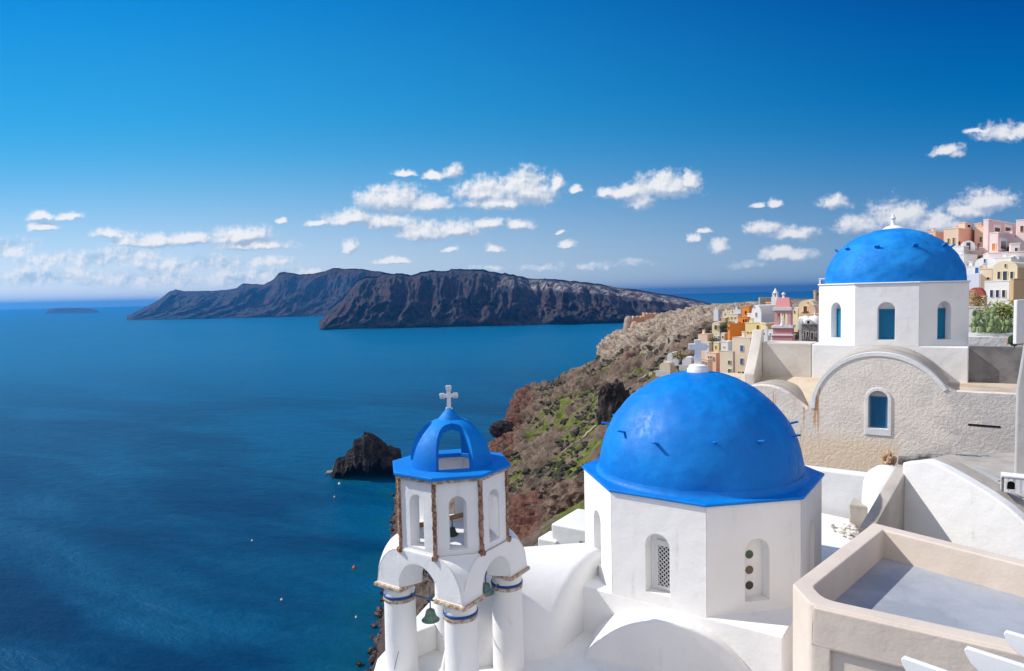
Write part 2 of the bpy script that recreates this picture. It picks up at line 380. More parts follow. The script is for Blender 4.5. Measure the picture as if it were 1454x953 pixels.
# ------------------------------------------------------------------ headland terrain
def W(Y, pts): return [(x, z) for x, z in pts]
def P(Y, pts): return [(lambda v: (v.x, v.z))(at(px, py, Y)) for px, py in pts]
ST = [
 (14, W(0, [(-34,-100),(-30,-80),(-24,-60),(-17,-42),(-12,-30),(-7,-20),(0,-16),(8,-15),(16,-14),(26,-12),(40,-10),(60,-8)])),
 (40, W(0, [(-34,-100),(-30,-75),(-22,-50),(-14,-36),(-8,-27),(-2,-21),(6,-16),(12,-14.5),(20,-13),(30,-11),(45,-8),(70,-6)])),
 (90, W(0, [(-33,-100),(-27,-80),(-19,-62),(-10,-48),(-4,-38),(2,-33),(9,-29),(17,-25),(28,-19),(42,-14),(62,-8),(90,-6)])),
 (130, P(130, [(458,1165),(560,960),(630,870),(688,800),(712,748),(745,742),(800,715),(860,680),(960,600),(1050,555),(1250,475),(1500,420)])),
 (185, P(185, [(530,938),(590,850),(640,790),(685,750),(705,715),(735,700),(790,672),(860,620),(960,560),(1040,500),(1200,455),(1500,350)])),
 (260, P(260, [(547,798),(600,745),(650,712),(692,690),(712,655),(735,640),(790,610),(860,565),(950,515),(1010,472),(1150,442),(1500,370)])),
 (350, P(350, [(562,699),(630,676),(690,655),(725,640),(742,592),(765,574),(805,552),(860,527),(925,491),(985,458),(1100,436),(1500,400)])),
 (430, P(430, [(690,645),(700,634),(712,622),(728,606),(745,568),(765,556),(800,539),(850,517),(862,492),(900,476),(1020,437),(1500,405)])),
 (480, P(480, [(760,620),(765,610),(770,600),(778,590),(790,576),(805,563),(825,550),(862,528),(885,500),(920,480),(1030,442),(1500,425)])),
 (600, P(600, [(850,577),(855,570),(862,560),(870,550),(880,540),(890,530),(900,520),(915,505),(940,480),(970,466),(1060,448),(1500,440)])),
 (1000, P(1000, [(1000,509),(1005,504),(1012,498),(1020,492),(1030,486),(1040,480),(1050,474),(1060,468),(1075,462),(1090,458),(1150,452),(1500,440)])),
 (1500, P(1500, [(1100,486),(1110,486),(1120,486),(1130,486),(1140,486),(1150,486),(1160,486),(1170,486),(1180,486),(1200,486),(1260,486),(1500,486)])),
]
TY = np.array([s[0] for s in ST], float); TX = np.array([[p[0] for p in s[1]] for s in ST]); TZ = np.array([[p[1] for p in s[1]] for s in ST])
def cr1(tab, s):
    """Catmull-Rom along axis 0, s fractional index array"""
    n = tab.shape[0]; i = np.clip(np.floor(s).astype(int), 0, n-2); f = (s-i)[:, None]
    p0 = tab[np.clip(i-1, 0, n-1)]; p1 = tab[i]; p2 = tab[i+1]; p3 = tab[np.clip(i+2, 0, n-1)]
    cm = .5*((2*p1)+(-p0+p2)*f+(2*p0-5*p1+4*p2-p3)*f*f+(-p0+3*p1-3*p2+p3)*f**3)
    return .5*cm+.5*(p1+(p2-p1)*f)
def terrain():
    NY, NT = 620, 420
    Ys = np.concatenate([np.geomspace(14, 88, 60), np.geomspace(89, 560, 520), np.geomspace(562, 1500, 90)])
    s = np.interp(Ys, TY, np.arange(len(TY)))
    t = np.concatenate([np.linspace(0, 9.2, 350), np.linspace(9.25, 11, 70)])
    A = cr1(TX, s); B = cr1(TZ, s)
    X = cr1(A.T.copy(), t).T; Z = cr1(B.T.copy(), t).T
    Y = np.repeat(Ys[:, None], len(t), 1); T = np.repeat(t[None], len(Ys), 0)
    ext = np.clip((T)/1.2, 0, 1)
    near = np.clip((Y-30)/50, .15, 1)
    sm = np.clip((10.6-T)/1.2, .12, 1)
    big = fbm(X/60, Y/24, Z/70, 5, .55, True)
    med = fbm(X/15+5, Y/9, Z/14, 5, .58, True)
    fin = fbm(X/3.2, Y/3.6, Z/3.0+9, 4, .6, True)
    # crag layer on cliffs
    red = np.clip(1.6-np.abs(T-4.0)/.9, 0, 1)*np.clip((Y-190)/60, 0, 1)*np.clip((440-Y)/25, 0, 1)
    red2 = np.clip(1.5-np.abs(T-4.2)/1.4, 0, 1)*np.clip((Y-84)/12, 0, 1)*np.clip((190-Y)/40, 0, 1)
    red = np.maximum(red, red2)
    castle = np.clip(np.maximum(np.clip((Y-365)/30, 0, 1)*np.clip((T-6.9)/.5, 0, 1), np.clip((Y-255)/40, 0, 1)*np.clip((T-7.9-fbm(X/12, Y/12, Z/12, 3))/.4, 0, 1)), 0, 1)*np.clip((10.4-T)/.5, 0, 1)
    outc = np.clip((fbm(X/17, Y/22, Z/17, 3)-.05)*4, 0, 1)*np.clip((T-3)/1, 0, 1)*sm
    outc = np.clip(outc+np.clip(1-np.abs(T-7.2)/.55, 0, 1)*np.clip((Y-215)/20, 0, 1)*np.clip((330-Y)/20, 0, 1)*.9, 0, 1)
    crag = np.clip(red+castle+outc*.75, 0, 1)
    near2 = np.clip(Y/210, .7, 1.4)
    D = ((big-.2)*4.6+(med-.3)*(2.4+3.6*crag)+(fin-.3)*(.5+1.3*crag))*near*sm*ext*near2
    nx = -.45; ny = -.25
    Z2 = Z+D*.75; X2 = X+nx*D*1.5*crag; Y2 = Y+ny*D*crag
    Z2 = np.where(T < .02, SEA-6, Z2)
    Z2 = np.maximum(Z2, SEA-6)
    green = np.clip((fbm(X/26+4, Y/38, Z/40, 4)+.48)*3.0, 0, 1)*np.clip((T-3.8)/.8, 0, 1)*np.clip((8.6-T)/1.2, 0, 1)*np.clip((390-Y)/90, 0, 1)
    green *= (1-np.clip(crag*1.3, 0, 1))
    g2 = np.clip(fbm(X/6, Y/8, Z/6, 4)*4+.85, 0, 1); green *= g2
    low = np.clip((2.2-T)/1.4, 0, 1)
    n0, n1 = X.shape
    V = np.stack([X2, Y2, Z2], -1).reshape(-1, 3)
    idx = np.arange(n0*n1).reshape(n0, n1)
    q = np.stack([idx[:-1, :-1], idx[:-1, 1:], idx[1:, 1:], idx[1:, :-1]], -1).reshape(-1, 4)
    me = bpy.data.meshes.new('headland'); me.vertices.add(len(V)); me.vertices.foreach_set('co', V.ravel())
    me.loops.add(q.size); me.loops.foreach_set('vertex_index', q.ravel().astype(np.int32)); me.polygons.add(len(q))
    me.polygons.foreach_set('loop_start', np.arange(0, q.size, 4, dtype=np.int32)); me.polygons.foreach_set('loop_total', np.full(len(q), 4, dtype=np.int32))
    me.update(calc_edges=True)
    a = me.attributes.new('region', 'FLOAT_COLOR', 'POINT')
    C = np.stack([red, green, np.clip(castle, 0, 1), low], -1).reshape(-1, 4).astype(np.float32); a.data.foreach_set('color', C.ravel())
    me.shade_smooth()
    m, g, b = newmat('headland_ground'); p = pos(g)
    at_ = g.n('ShaderNodeAttribute'); at_.attribute_name = 'region'
    sc_ = g.n('ShaderNodeSeparateColor'); g.L(at_.outputs['Color'], sc_.inputs[0]); lowA = at_.outputs['Alpha']
    nA = g.noise(p, .09, 7, .65, .5); nB = g.noise(p, .45, 6, .65); nC = g.noise(p, 1.7, 5, .7)
    base = g.mix(g.ramp(nA, .36, .64), (.125, .088, .066), (.25, .185, .135))
    base = g.mix(g.ramp(nB, .50, .70, 0, .75), base, (.29, .235, .175))
    base = g.mix(g.ramp(nB, .30, .46, .8, 0), base, (.075, .058, .048)); base = g.mix(g.ramp(nC, .28, .44, .55, 0), base, (.07, .055, .045))
    pale = g.mix(g.ramp(nB, .36, .62), (.27, .205, .155), (.54, .45, .36)); pale = g.mix(g.ramp(nC, .3, .45, .8, 0), pale, (.11, .085, .07))
    base = g.mix(sc_.outputs[2], base, pale)
    rd = g.mix(g.ramp(nB, .35, .64), (.105, .042, .034), (.235, .125, .088)); rd = g.mix(g.ramp(nC, .3, .45, .6, 0), rd, (.05, .022, .018))
    base = g.mix(g.ramp(g.m('ADD', sc_.outputs[0], g.m('MULTIPLY', g.m('SUBTRACT', nA, .5), 3.2)), .35, .75), base, rd)
    gr = g.mix(g.ramp(nB, .35, .65), (.085, .125, .018), (.20, .215, .045))
    base = g.mix(g.ramp(g.m('ADD', sc_.outputs[1], g.m('MULTIPLY', g.m('SUBTRACT', nC, .5), .9)), .22, .62, 0, .9), base, gr)
    lw = g.mix(g.ramp(nC, .4, .6), (.03, .025, .024), (.13, .085, .07))
    base = g.mix(g.m('MULTIPLY', lowA, .8), base, lw)
    g.L(base, b.inputs['Base Color']); b.inputs['Roughness'].default_value = .95; b.inputs['Specular IOR Level'].default_value = .1
    bump(g, b, g.m('ADD', nB, g.m('MULTIPLY', nC, .5)), 1.0, 1.3)
    me.materials.append(m)
    o = bpy.data.objects.new('headland', me); col.objects.link(o)
    tag(o, 'steep rocky headland of brown, red and green slopes dropping to the sea', None, None, 'structure')
    return X2, Y2, Z2, T, Y, green, crag
TR = terrain()

def scatter():
    X, Y, Z, T, Y0, green, crag = TR
    # shrubs (uncountable low scrub) as one object
    sel = np.argwhere((T > 1.2) & (T < 9.8) & (Y0 > 90) & (Y0 < 430) & (Z > SEA+4) & (crag < .45))
    cl = fbm(X/15+30, Y/18, Z/15, 4)
    wgt = np.array([max(0.02, cl[i, j]*3.4+.25) * (Y0[i, j]/120)**1.2 for i, j in sel]); wgt /= wgt.sum()
    def make(n, name, mat, rs, sc, seed, flat_=.75, dens=2):
        r = np.random.default_rng(seed); pick = sel[r.choice(len(sel), n, p=wgt)]
        vs0, fs0 = ICO[dens]; fs0 = np.array(fs0); VV = []; FF = []; b = 0
        for k, (i, j) in enumerate(pick):
            rad = r.uniform(*rs)*(1 if r.random() < .85 else 1.7)
            j1 = 1+.42*(r.random((len(vs0), 1))-.5)*2
            c = np.array([X[i, j], Y[i, j], Z[i, j]+rad*.15])+r.normal(0, .5, 3)*[1, 1, 0]
            VV.append(vs0*j1*rad*np.array([1, 1, flat_])*r.uniform(.8, 1.3, 3)+c); FF.append(fs0+b); b += len(vs0)
        V = np.concatenate(VV); Fc = np.concatenate(FF)
        me = bpy.data.meshes.new(name); me.from_pydata(V.tolist(), [], Fc.tolist()); me.update(); me.materials.append(mat)
        o = bpy.data.objects.new(name, me); col.objects.link(o); return o
    def leafy(name, a, b_):
        m, g, b = newmat(name); p = pos(g); n = g.noise(p, .35, 3); n2 = g.noise(p, 3, 4, .7)
        g.L(g.mix(g.ramp(n2, .35, .65), g.mix(g.ramp(n, .4, .6), a, b_), tuple(x*.45 for x in a)), b.inputs['Base Color']); b.inputs['Roughness'].default_value = .9
        bump(g, b, n2, 1, .5); return m
    o = make(4200, 'scrub', leafy('scrub_leaves', (.065, .075, .028), (.085, .072, .050)), (.22, .85), 1, 3, .7)
    tag(o, 'dark low scrub bushes scattered over the headland slope', None, None, 'stuff')
    o = make(1700, 'boulders', stone('slope_boulder', (.20, .14, .11), (.10, .075, .06), None, 1, .2), (.2, .8), 1, 5, .8, 1)
    tag(o, 'loose dark boulders and stones scattered over the headland slope', None, None, 'stuff')
    # shore rocks
    r = np.random.default_rng(9); mb = MB()
    for k in range(420):
        i = r.integers(60, 560); jj = np.argmax(Z[i] > SEA+.3); jj = min(max(jj, 0), Z.shape[1]-1)
        c = np.array([X[i, jj]+r.normal(.2, 1.3), Y[i, jj]+r.normal(0, 1.5), SEA+r.uniform(-.6, .8)])
        mb.ball(c, r.uniform(.4, 1.5), seed=k, amp=.3, n=1, sc=(1.2, 1, .8))
    o = mb.build('shore_rocks', stone('shore_rock', (.05, .038, .035), (.16, .12, .10), None, .5, .5), weld=False)
    tag(o, 'dark boulders lining the waterline below the headland', None, None, 'stuff')
scatter()
_TP = np.stack([TR[0].ravel(), TR[1].ravel(), TR[2].ravel()], 1)
_zc = _TP@np.array(fw); _px = 727+F*(_TP@np.array(cr))/_zc; _py = 476.5-F*(_TP@np.array(cu))/_zc
def hillpt(px, py, rad=2.5):
    m = ((_px-px)**2+(_py-py)**2 < rad*rad); i = np.flatnonzero(m)
    if len(i) == 0: return None
    j = i[np.argmin(_TP[i, 1])]; return Vector(_TP[j])
def hillside_things():
    def drywall(pts, label, mat, h=1.0, name='terrace_wall', cat='wall'):
        P_ = []
        for a, b in zip(pts[:-1], pts[1:]):
            for k in range(6):
                q = hillpt(a[0]+(b[0]-a[0])*k/6, a[1]+(b[1]-a[1])*k/6)
                if q is not None: P_.append(q)
        if len(P_) < 2: return
        mb = MB(); up = Vector((0, 0, 1)); vs = []
        for k, q in enumerate(P_):
            d = (P_[min(k+1, len(P_)-1)]-P_[max(k-1, 0)]); n_ = Vector((-d.y, d.x, 0)); n_ = n_.normalized()*.35 if n_.length > 1e-6 else Vector((.35, 0, 0))
            z = P_[k].z
            for v in (q-n_-up*1.5, q-n_+up*h, q+n_+up*h, q+n_-up*1.5): vs.append(v)
        fs = [(k*4+j, k*4+(j+1) % 4, k*4+4+(j+1) % 4, k*4+4+j) for k in range(len(P_)-1) for j in range(4)]+[(0, 1, 2, 3), (len(vs)-4, len(vs)-3, len(vs)-2, len(vs)-1)]
        mb.add(vs, fs); o = mb.build(name, mat); tag(o, label, cat)
    PW = stone('pale_path_stone', (.42, .36, .29), (.30, .25, .20), None, 1.0, .1)
    drywall([(917, 509), (934, 494), (943, 486), (950, 480), (964, 475)], 'pale stair path wall climbing the slope under the castle rock', PW, .9)
    drywall([(800, 640), (826, 622), (850, 600)], 'thin pale dry stone wall on the green slope left of the near dome', PW, .5)
    drywall([(905, 540), (930, 527), (958, 521)], 'low dry stone wall crossing the slope just above the near dome', PW, .6)
    def outcrop(px, py, w, h, seed, label, mat):
        c = hillpt(px, py, 4)
        if c is None: return
        vs0, fs0 = ICO[4]; x, y, z = (vs0*2.2+seed*3.1).T
        d = 1+.42*fbm(x, y, z, 5, .6, True); V = vs0*d[:, None]*np.array([w, w*.8, h])+np.array(c)
        mb = MB(); mb.add(V.tolist(), fs0); o = mb.build('rock_outcrop', mat, weld=False); tag(o, label, 'rock outcrop', 'rock outcrops on the slope')
    outcrop(872, 588, 4.2, 8.0, 1, 'black lava outcrop touching the left edge of the near blue dome', LAVA)
    outcrop(862, 566, 3.0, 4.0, 2, 'smaller black lava outcrop above the big one beside the near dome', LAVA)
    if False: outcrop(744, 604, 4.5, 7.5, 5, 'dark red crag on the skyline edge of the headland', RUINOR if False else stone('red_crag', (.13, .06, .045), (.22, .13, .095), (.06, .03, .025), .35, .8))
    outcrop(714, 608, 5.0, 3.2, 6, 'black jagged rock at the waterline left of the red crag', LAVA)
    outcrop(815, 712, 3.4, 2.6, 7, 'dark brown outcrop above the small white hut', stone('brown_crag', (.12, .08, .06), (.20, .14, .10), (.05, .035, .03), .6, .5))
    outcrop(790, 700, 2.6, 2.2, 8, 'dark brown outcrop left of the near drum', stone('brown_crag', (.10, .07, .055), (.17, .12, .09), (.05, .035, .03), .6, .5))
hillside_things()

# ------------------------------------------------------------------ distant islands
def island(name, label, prof, base, Y0, depth, mat, seed, amp=1.0, NX=520, NV=110, plate=.25):
    """prof: [(px,py)] skyline, standing at Y0+depth*.55; waterline at Y0 (front)"""
    px = np.linspace(prof[0][0], prof[-1][0], NX); py = np.interp(px, [p[0] for p in prof], [p[1] for p in prof])
    V = []; v = np.linspace(0, 1, NV)
    Yr = Y0+depth*.5
    Xr = np.array([at(a, b_, Yr) for a, b_ in zip(px, py)]); top = np.maximum(Xr[:, 2], SEA-8)
    H = (top-SEA)[:, None]
    vv = v[None]
    f = np.where(vv < .5, 0, 0.0)
    u = np.clip(vv/.5, 0, 1)                 # 0 at front water, 1 at ridge
    prof_f = np.where(u < .55, u*.62, np.where(u < .75, .341+(u-.55)*1.9, .721+(u-.75)*1.116))
    bk = np.clip((vv-.5)/.5, 0, 1); prof_b = np.cos(bk*math.pi/2)**1.3
    h = np.where(vv < .5, prof_f, prof_b)
    Yy = Y0+depth*vv+0*H
    X = Xr[:, 0][:, None]*(Yy/Yr)
    s = H.max()
    gully = fbm(X/(s*.85)+seed, Yy/(s*3)+seed, H*0+seed, 5, .55, True)
    med = fbm(X/(s*.30)+seed, Yy/(s*1.5), H*0+2+seed, 6, .6, True)
    lo = np.sin(np.clip(vv*2, 0, 1)*math.pi)**.7
    mask = np.where(vv < .5, lo, .25)
    Z = SEA+H*np.clip(h+mask*(.24*(gully-.25)+.09*(med-.3))*amp, 0, 1.2)
    Yd = Yy-mask*(gully*1.5+med*.45)*s*.8*amp
    X = Xr[:, 0][:, None]*(Yd/Yr)
    Z[:, 0] = SEA-10; Z[:, -1] = SEA-10
    strata = h
    V = np.stack([X, Yd, Z], -1).reshape(-1, 3)
    idx = np.arange(NX*NV).reshape(NX, NV)
    q = np.stack([idx[:-1, :-1], idx[1:, :-1], idx[1:, 1:], idx[:-1, 1:]], -1).reshape(-1, 4)
    me = bpy.data.meshes.new(name); me.from_pydata(V.tolist(), [], q.tolist()); me.update(); me.shade_smooth()
    a = me.attributes.new('relh', 'FLOAT', 'POINT'); a.data.foreach_set('value', ((Z-SEA)/np.maximum(H, 1)).ravel().astype(np.float32))
    me.materials.append(mat)
    o = bpy.data.objects.new(name, me); col.objects.link(o); tag(o, label, None, None, 'structure'); return o
def isl_mat(name, s, pale=True):
    m, g, b = newmat(name); p = pos(g)
    A = g.n('ShaderNodeAttribute'); A.attribute_name = 'relh'; rh = A.outputs['Fac']
    n = g.noise(p, .012/s, 6, .65, .6); n2 = g.noise(p, .05/s, 6, .65); n3 = g.noise(g.vm('MULTIPLY', p, (1, 1, 9)), .006/s, 5, .6)
    c = g.mix(g.ramp(n2, .36, .64), (.034, .034, .042), (.115, .092, .088))
    c = g.mix(g.m('MULTIPLY', g.ramp(n3, .5, .6), g.ramp(n, .4, .6, 0, .9)), c, (.15, .062, .050))
    if pale:
        band = g.m('MULTIPLY', g.ramp(rh, .66, .76), g.ramp(rh, .90, .98, 1, 0))
        x = g.sep(p)[0]
        c = g.mix(g.m('MULTIPLY', band, g.m('MULTIPLY', g.ramp(g.noise(p, .02, 5, .6), .42, .62), g.ramp(x, -150, 150))), c, (.48, .44, .41))
        st = g.ramp(g.noise(g.vm('MULTIPLY', p, (1, .3, .12)), .02, 5, .65), .6, .72, 0, .6)
        c = g.mix(g.m('MULTIPLY', st, g.ramp(rh, .6, .3)), c, (.24, .20, .18))
    g.L(c, b.inputs['Base Color']); b.inputs['Roughness'].default_value = .95; b.inputs['Specular IOR Level'].default_value = .05
    bump(g, b, g.m('ADD', n2, g.noise(p, .2/s, 5, .65)), 1.0, 9*s)
    return m
IM = isl_mat('island_rock', 1.0); IM2 = isl_mat('far_island_rock', 1.8, False)
island('island_ridge', 'long dark volcanic island ridge with pale cliffs across the water',
       [(444,470),(452,461),(462,448),(472,437),(488,424),(500,408),(508,399),(520,395),(535,394),(545,388),(560,391),(585,392),(600,388),(637,386),(641,382),(680,385),(720,391),(780,397),(860,405),(920,415),(960,421),(1000,429),(1050,441),(1100,452)], 0, 2290, 1150, IM, 3.0)
island('far_island_ridge', 'hazy blue island ridge farther away, left of the dark ridge',
       [(180,450),(190,444),(205,437),(225,427),(240,415),(250,411.5),(262,414),(300,414),(335,410.5),(345,404),(375,404.5),(388,398),(396,389),(404,387),(425,391),(445,389),(460,386),(475,381.5),(500,382.5),(540,386),(580,395),(640,420)], 0, 4150, 1900, IM2, 8.0, .62)
island('low_far_island', 'small flat low island near the horizon at far left',
       [(64,446),(68,440.5),(76,438),(90,437.2),(110,437),(128,438.4),(138,440.5),(143,445)], 0, 8300, 700, IM2, 15.0, .5, NX=160, NV=60)

def islet():
    base = atz(515, 676, SEA); Y = base.y; k = Y/F
    def prof(px): return np.interp(px, [463,465,469,481,485,493,495,506,510,522,532,543,561,563.5,566], [1,10,20,23,30,35,47,49,58,55,47,38,31,5,0])*k
    n = 260; m_ = 170
    xs = np.linspace(461, 568, n); ds = np.linspace(-1, 1, m_)
    PX, DD = np.meshgrid(xs, ds, indexing='ij')
    Hh = prof(PX); half = (7+Hh*.36)
    Yc = Y+2+DD*half
    X = (PX-727)/F*(Yc)
    nz = fbm(X/7, Yc/7, Hh*0+4, 5, .6, True); nf = fbm(X/2.2, Yc/2.2, Hh*0, 5, .62, True)
    f = np.clip(1-np.abs(DD+nz*.18)**2.6, 0, 1)**.55
    Z = SEA-2+(Hh+2)*f*(1+.16*nz+.10*nf)+f*(nz*2.6+nf*2.2-1.5)
    Z = np.minimum(Z, SEA+Hh*.97+.4+nf*1.2)
    V = np.stack([X+nf*.9, Yc+nz*2, Z], -1).reshape(-1, 3); idx = np.arange(n*m_).reshape(n, m_)
    q = np.stack([idx[:-1, :-1], idx[1:, :-1], idx[1:, 1:], idx[:-1, 1:]], -1).reshape(-1, 4)
    me = bpy.data.meshes.new('rock_islet'); me.from_pydata(V.tolist(), [], q.tolist()); me.update(); me.materials.append(LAVA)
    o = bpy.data.objects.new('rock_islet', me); col.objects.link(o)
    tag(o, 'jagged black rock islet rising from the sea left of the bell tower', 'rock islet')
    # quay and hut on its left foot
    T = None
    for px0, px1, py, h in ((466, 478, 667, 1.0), (476, 492, 664, 3.2), (486, 497, 655, 2.6)):
        a = atz(px0, py+3, SEA); b_ = atz(px1, py+3, SEA)
        if T is None: T = thing('landing_stage', 'pale stone landing stage at the foot of the black rock islet', 'landing stage', (a.x, a.y-3, SEA)); SM = stone('pale_quay_stone', (.34, .31, .29), (.22, .19, .18), None, .8, .2)
        t = MB(); t.box(((a.x+b_.x)/2, a.y-3, SEA+h/2), abs(b_.x-a.x), 5, h); t.build('platform', SM, T, bevel=.2)
islet()

BUOY = []
def buoy(px, py, r, c, label, nm='mooring_buoy'):
    w = atz(px, py, SEA); m = flat('buoy_paint', c, .5)
    mb = MB(); mb.lathe([(.02, r*1.5), (r*.25, r*1.45), (r*.3, r*1.0), (r*.75, r*.75), (r, r*.2), (r*.8, -r*.4), (.02, -r*.6)], (w.x, w.y, SEA), 16)
    o = mb.build(nm, m, smooth=True); tag(o, label, 'buoy', 'mooring buoys on the sea')
buoy(503, 806.5, .75, (.65, .13, .05), 'orange mooring buoy left of the bell tower columns')
buoy(482, 687.5, .8, (.75, .75, .72), 'white mooring buoy just below the black rock islet')
buoy(475, 706, .55, (.7, .55, .4), 'small pale buoy below the black rock islet')
buoy(506, 877, .45, (.6, .6, .6), 'tiny pale buoy nearest the bell tower foot')
buoy(400, 852, .5, (.8, .65, .45), 'tiny pale buoy alone on the open water')
buoy(358, 768, .45, (.8, .75, .7), 'tiny pale buoy in the middle of the open sea')

# ------------------------------------------------------------------ architecture helpers
def face_frame(C, ap, m):
    """origin at face centre (z=0), right dir, inward dir; m = angle of the outward normal from -Y towards +X"""
    n = Vector((math.sin(m), -math.cos(m), 0)); r = Vector((math.cos(m), math.sin(m), 0))
    return Vector((C[0], C[1], 0))+n*ap, r, -n
def arch_panel(mb, O, r, i, wf, z0, z1, t, ops, wb=None, top=None, seg=14):
    """wall panel with arched openings. ops: (cx,hw,zb,zs,niche_depth or None, rise factor)"""
    wb = wf if wb is None else wb
    xs = {-wf, wf}
    for op in ops:
        cx, hw, zb, zs = op[:4]
        for k in range(seg+1): xs.add(round(cx-hw*math.cos(math.pi*k/seg), 6))
    if top is not None:
        for k in range(41): xs.add(round(-wf+2*wf*k/40, 6))
    xs = sorted(xs)
    def inop(x0, x1):
        xm = (x0+x1)/2
        for op in ops:
            if abs(xm-op[0]) < op[1]: return op
    def arcz(op, x):
        return op[3]+math.sqrt(max(0, op[1]**2-(x-op[0])**2))*(op[5] if len(op) > 5 else 1)
    def pt(x, z, d):
        xx = x*(1+(wb/wf-1)*d/t); return O+r*xx+i*d+Vector((0, 0, z))
    T = (lambda x: z1) if top is None else top
    for a, b in zip(xs[:-1], xs[1:]):
        op = inop(a, b)
        if op is None:
            for d in (0, t): mb.add([pt(a, z0, d), pt(b, z0, d), pt(b, T(b), d), pt(a, T(a), d)], [(0, 1, 2, 3)])
        else:
            nd = op[4]; za, zb_ = arcz(op, a), arcz(op, b)
            for d in (0, t) if nd is None else (0,):
                mb.add([pt(a, z0, d), pt(b, z0, d), pt(b, op[2], d), pt(a, op[2], d)], [(0, 1, 2, 3)]) if op[2] > z0+1e-6 else None
                mb.add([pt(a, za, d), pt(b, zb_, d), pt(b, T(b), d), pt(a, T(a), d)], [(0, 1, 2, 3)])
            D = t if nd is None else nd
            if nd is not None:
                mb.add([pt(a, op[2], D), pt(b, op[2], D), pt(b, zb_, D), pt(a, za, D)], [(0, 1, 2, 3)])
            if op[2] > z0+1e-6: mb.add([pt(a, op[2], 0), pt(b, op[2], 0), pt(b, op[2], D), pt(a, op[2], D)], [(0, 1, 2, 3)])
            mb.add([pt(a, za, 0), pt(b, zb_, 0), pt(b, zb_, D), pt(a, za, D)], [(0, 1, 2, 3)])
    for op in ops:
        D = t if op[4] is None else op[4]
        for x in (op[0]-op[1], op[0]+op[1]):
            mb.add([pt(x, op[2], 0), pt(x, op[2], D), pt(x, op[3], D), pt(x, op[3], 0)], [(0, 1, 2, 3)])
    # top cap, sides
    for a, b in zip(xs[:-1], xs[1:]): mb.add([pt(a, T(a), 0), pt(b, T(b), 0), pt(b, T(b), t), pt(a, T(a), t)], [(0, 1, 2, 3)])
    for x in (-wf, wf): mb.add([pt(x, z0, 0), pt(x, z0, t), pt(x, T(x), t), pt(x, T(x), 0)], [(0, 1, 2, 3)])
def dome_mesh(mb, C, r, h, zb, n=128, m=48, amp=.012, sq=1.0):
    vs = []; fs = []
    for j in range(m+1):
        a = math.pi/2*j/m
        for i in range(n):
            b = 2*math.pi*i/n
            d = Vector((math.cos(a)*math.cos(b), math.cos(a)*math.sin(b), math.sin(a)))
            k = 1+amp*mnoise.fractal(d*2.2+Vector((C[0], 0, 0)), .6, 2, 4)
            rr = math.cos(a)**sq
            vs.append((C[0]+rr*math.cos(b)*r*k, C[1]+rr*math.sin(b)*r*k, zb+math.sin(a)*h*k))
    for j in range(m):
        for i in range(n): fs.append((j*n+i, j*n+(i+1) % n, (j+1)*n+(i+1) % n, (j+1)*n+i))
    mb.add(vs, fs)
def octring(C, Rc, th): return [(C[0]+Rc*math.sin(th+k*math.pi/4), C[1]-Rc*math.cos(th+k*math.pi/4)) for k in range(8)]
def lattice(mb, O, r, i, cx, w, z0, z1, d, step, bar, depth=.02):
    """diagonal lattice bars clipped to a rectangle"""
    H = z1-z0
    for s in (1, -1):
        k = -H
        while k < 2*w+H:
            # line x = -w + k + s*(z-z0) style
            pts = []
            xa = -w+k if s == 1 else -w+k; 
            za = 0
            x0, x1 = (xa-0, xa-H) if s == 1 else (xa-H, xa)
            # param over z from 0..H
            def X(zz): return x0+(x1-x0)*zz/H
            lo, hi = 0.0, H
            sl_ = (x1-x0)/H
            zA = (-w-x0)/sl_; zB = (w-x0)/sl_
            lo = max(0, min(zA, zB)); hi = min(H, max(zA, zB))
            if hi-lo > .02:
                p = O+r*(cx+X(lo))+i*d+Vector((0, 0, z0+lo)); q = O+r*(cx+X(hi))+i*d+Vector((0, 0, z0+hi))
                dr = (q-p).normalized(); nn = dr.cross(i).normalized()*bar/2; dd = i*depth/2
                mb.add([p-nn-dd, p+nn-dd, p+nn+dd, p-nn+dd, q-nn-dd, q+nn-dd, q+nn+dd, q-nn+dd], [(0,3,2,1),(4,5,6,7),(0,1,5,4),(1,2,6,5),(2,3,7,6),(3,0,4,7)])
            k += step
def cross_flat(mb, c, r, s, w, t, arms=1.0):
    up = Vector((0, 0, 1)); i = r.cross(up); c = Vector(c)
    mb.extr([(-w, 0), (w, 0), (w, s*.58), (s*.36*arms, s*.58), (s*.36*arms, s*.58+2*w), (w, s*.58+2*w), (w, s), (-w, s), (-w, s*.58+2*w), (-s*.36*arms, s*.58+2*w), (-s*.36*arms, s*.58), (-w, s*.58)], c-i*t/2, r, up, i*t)

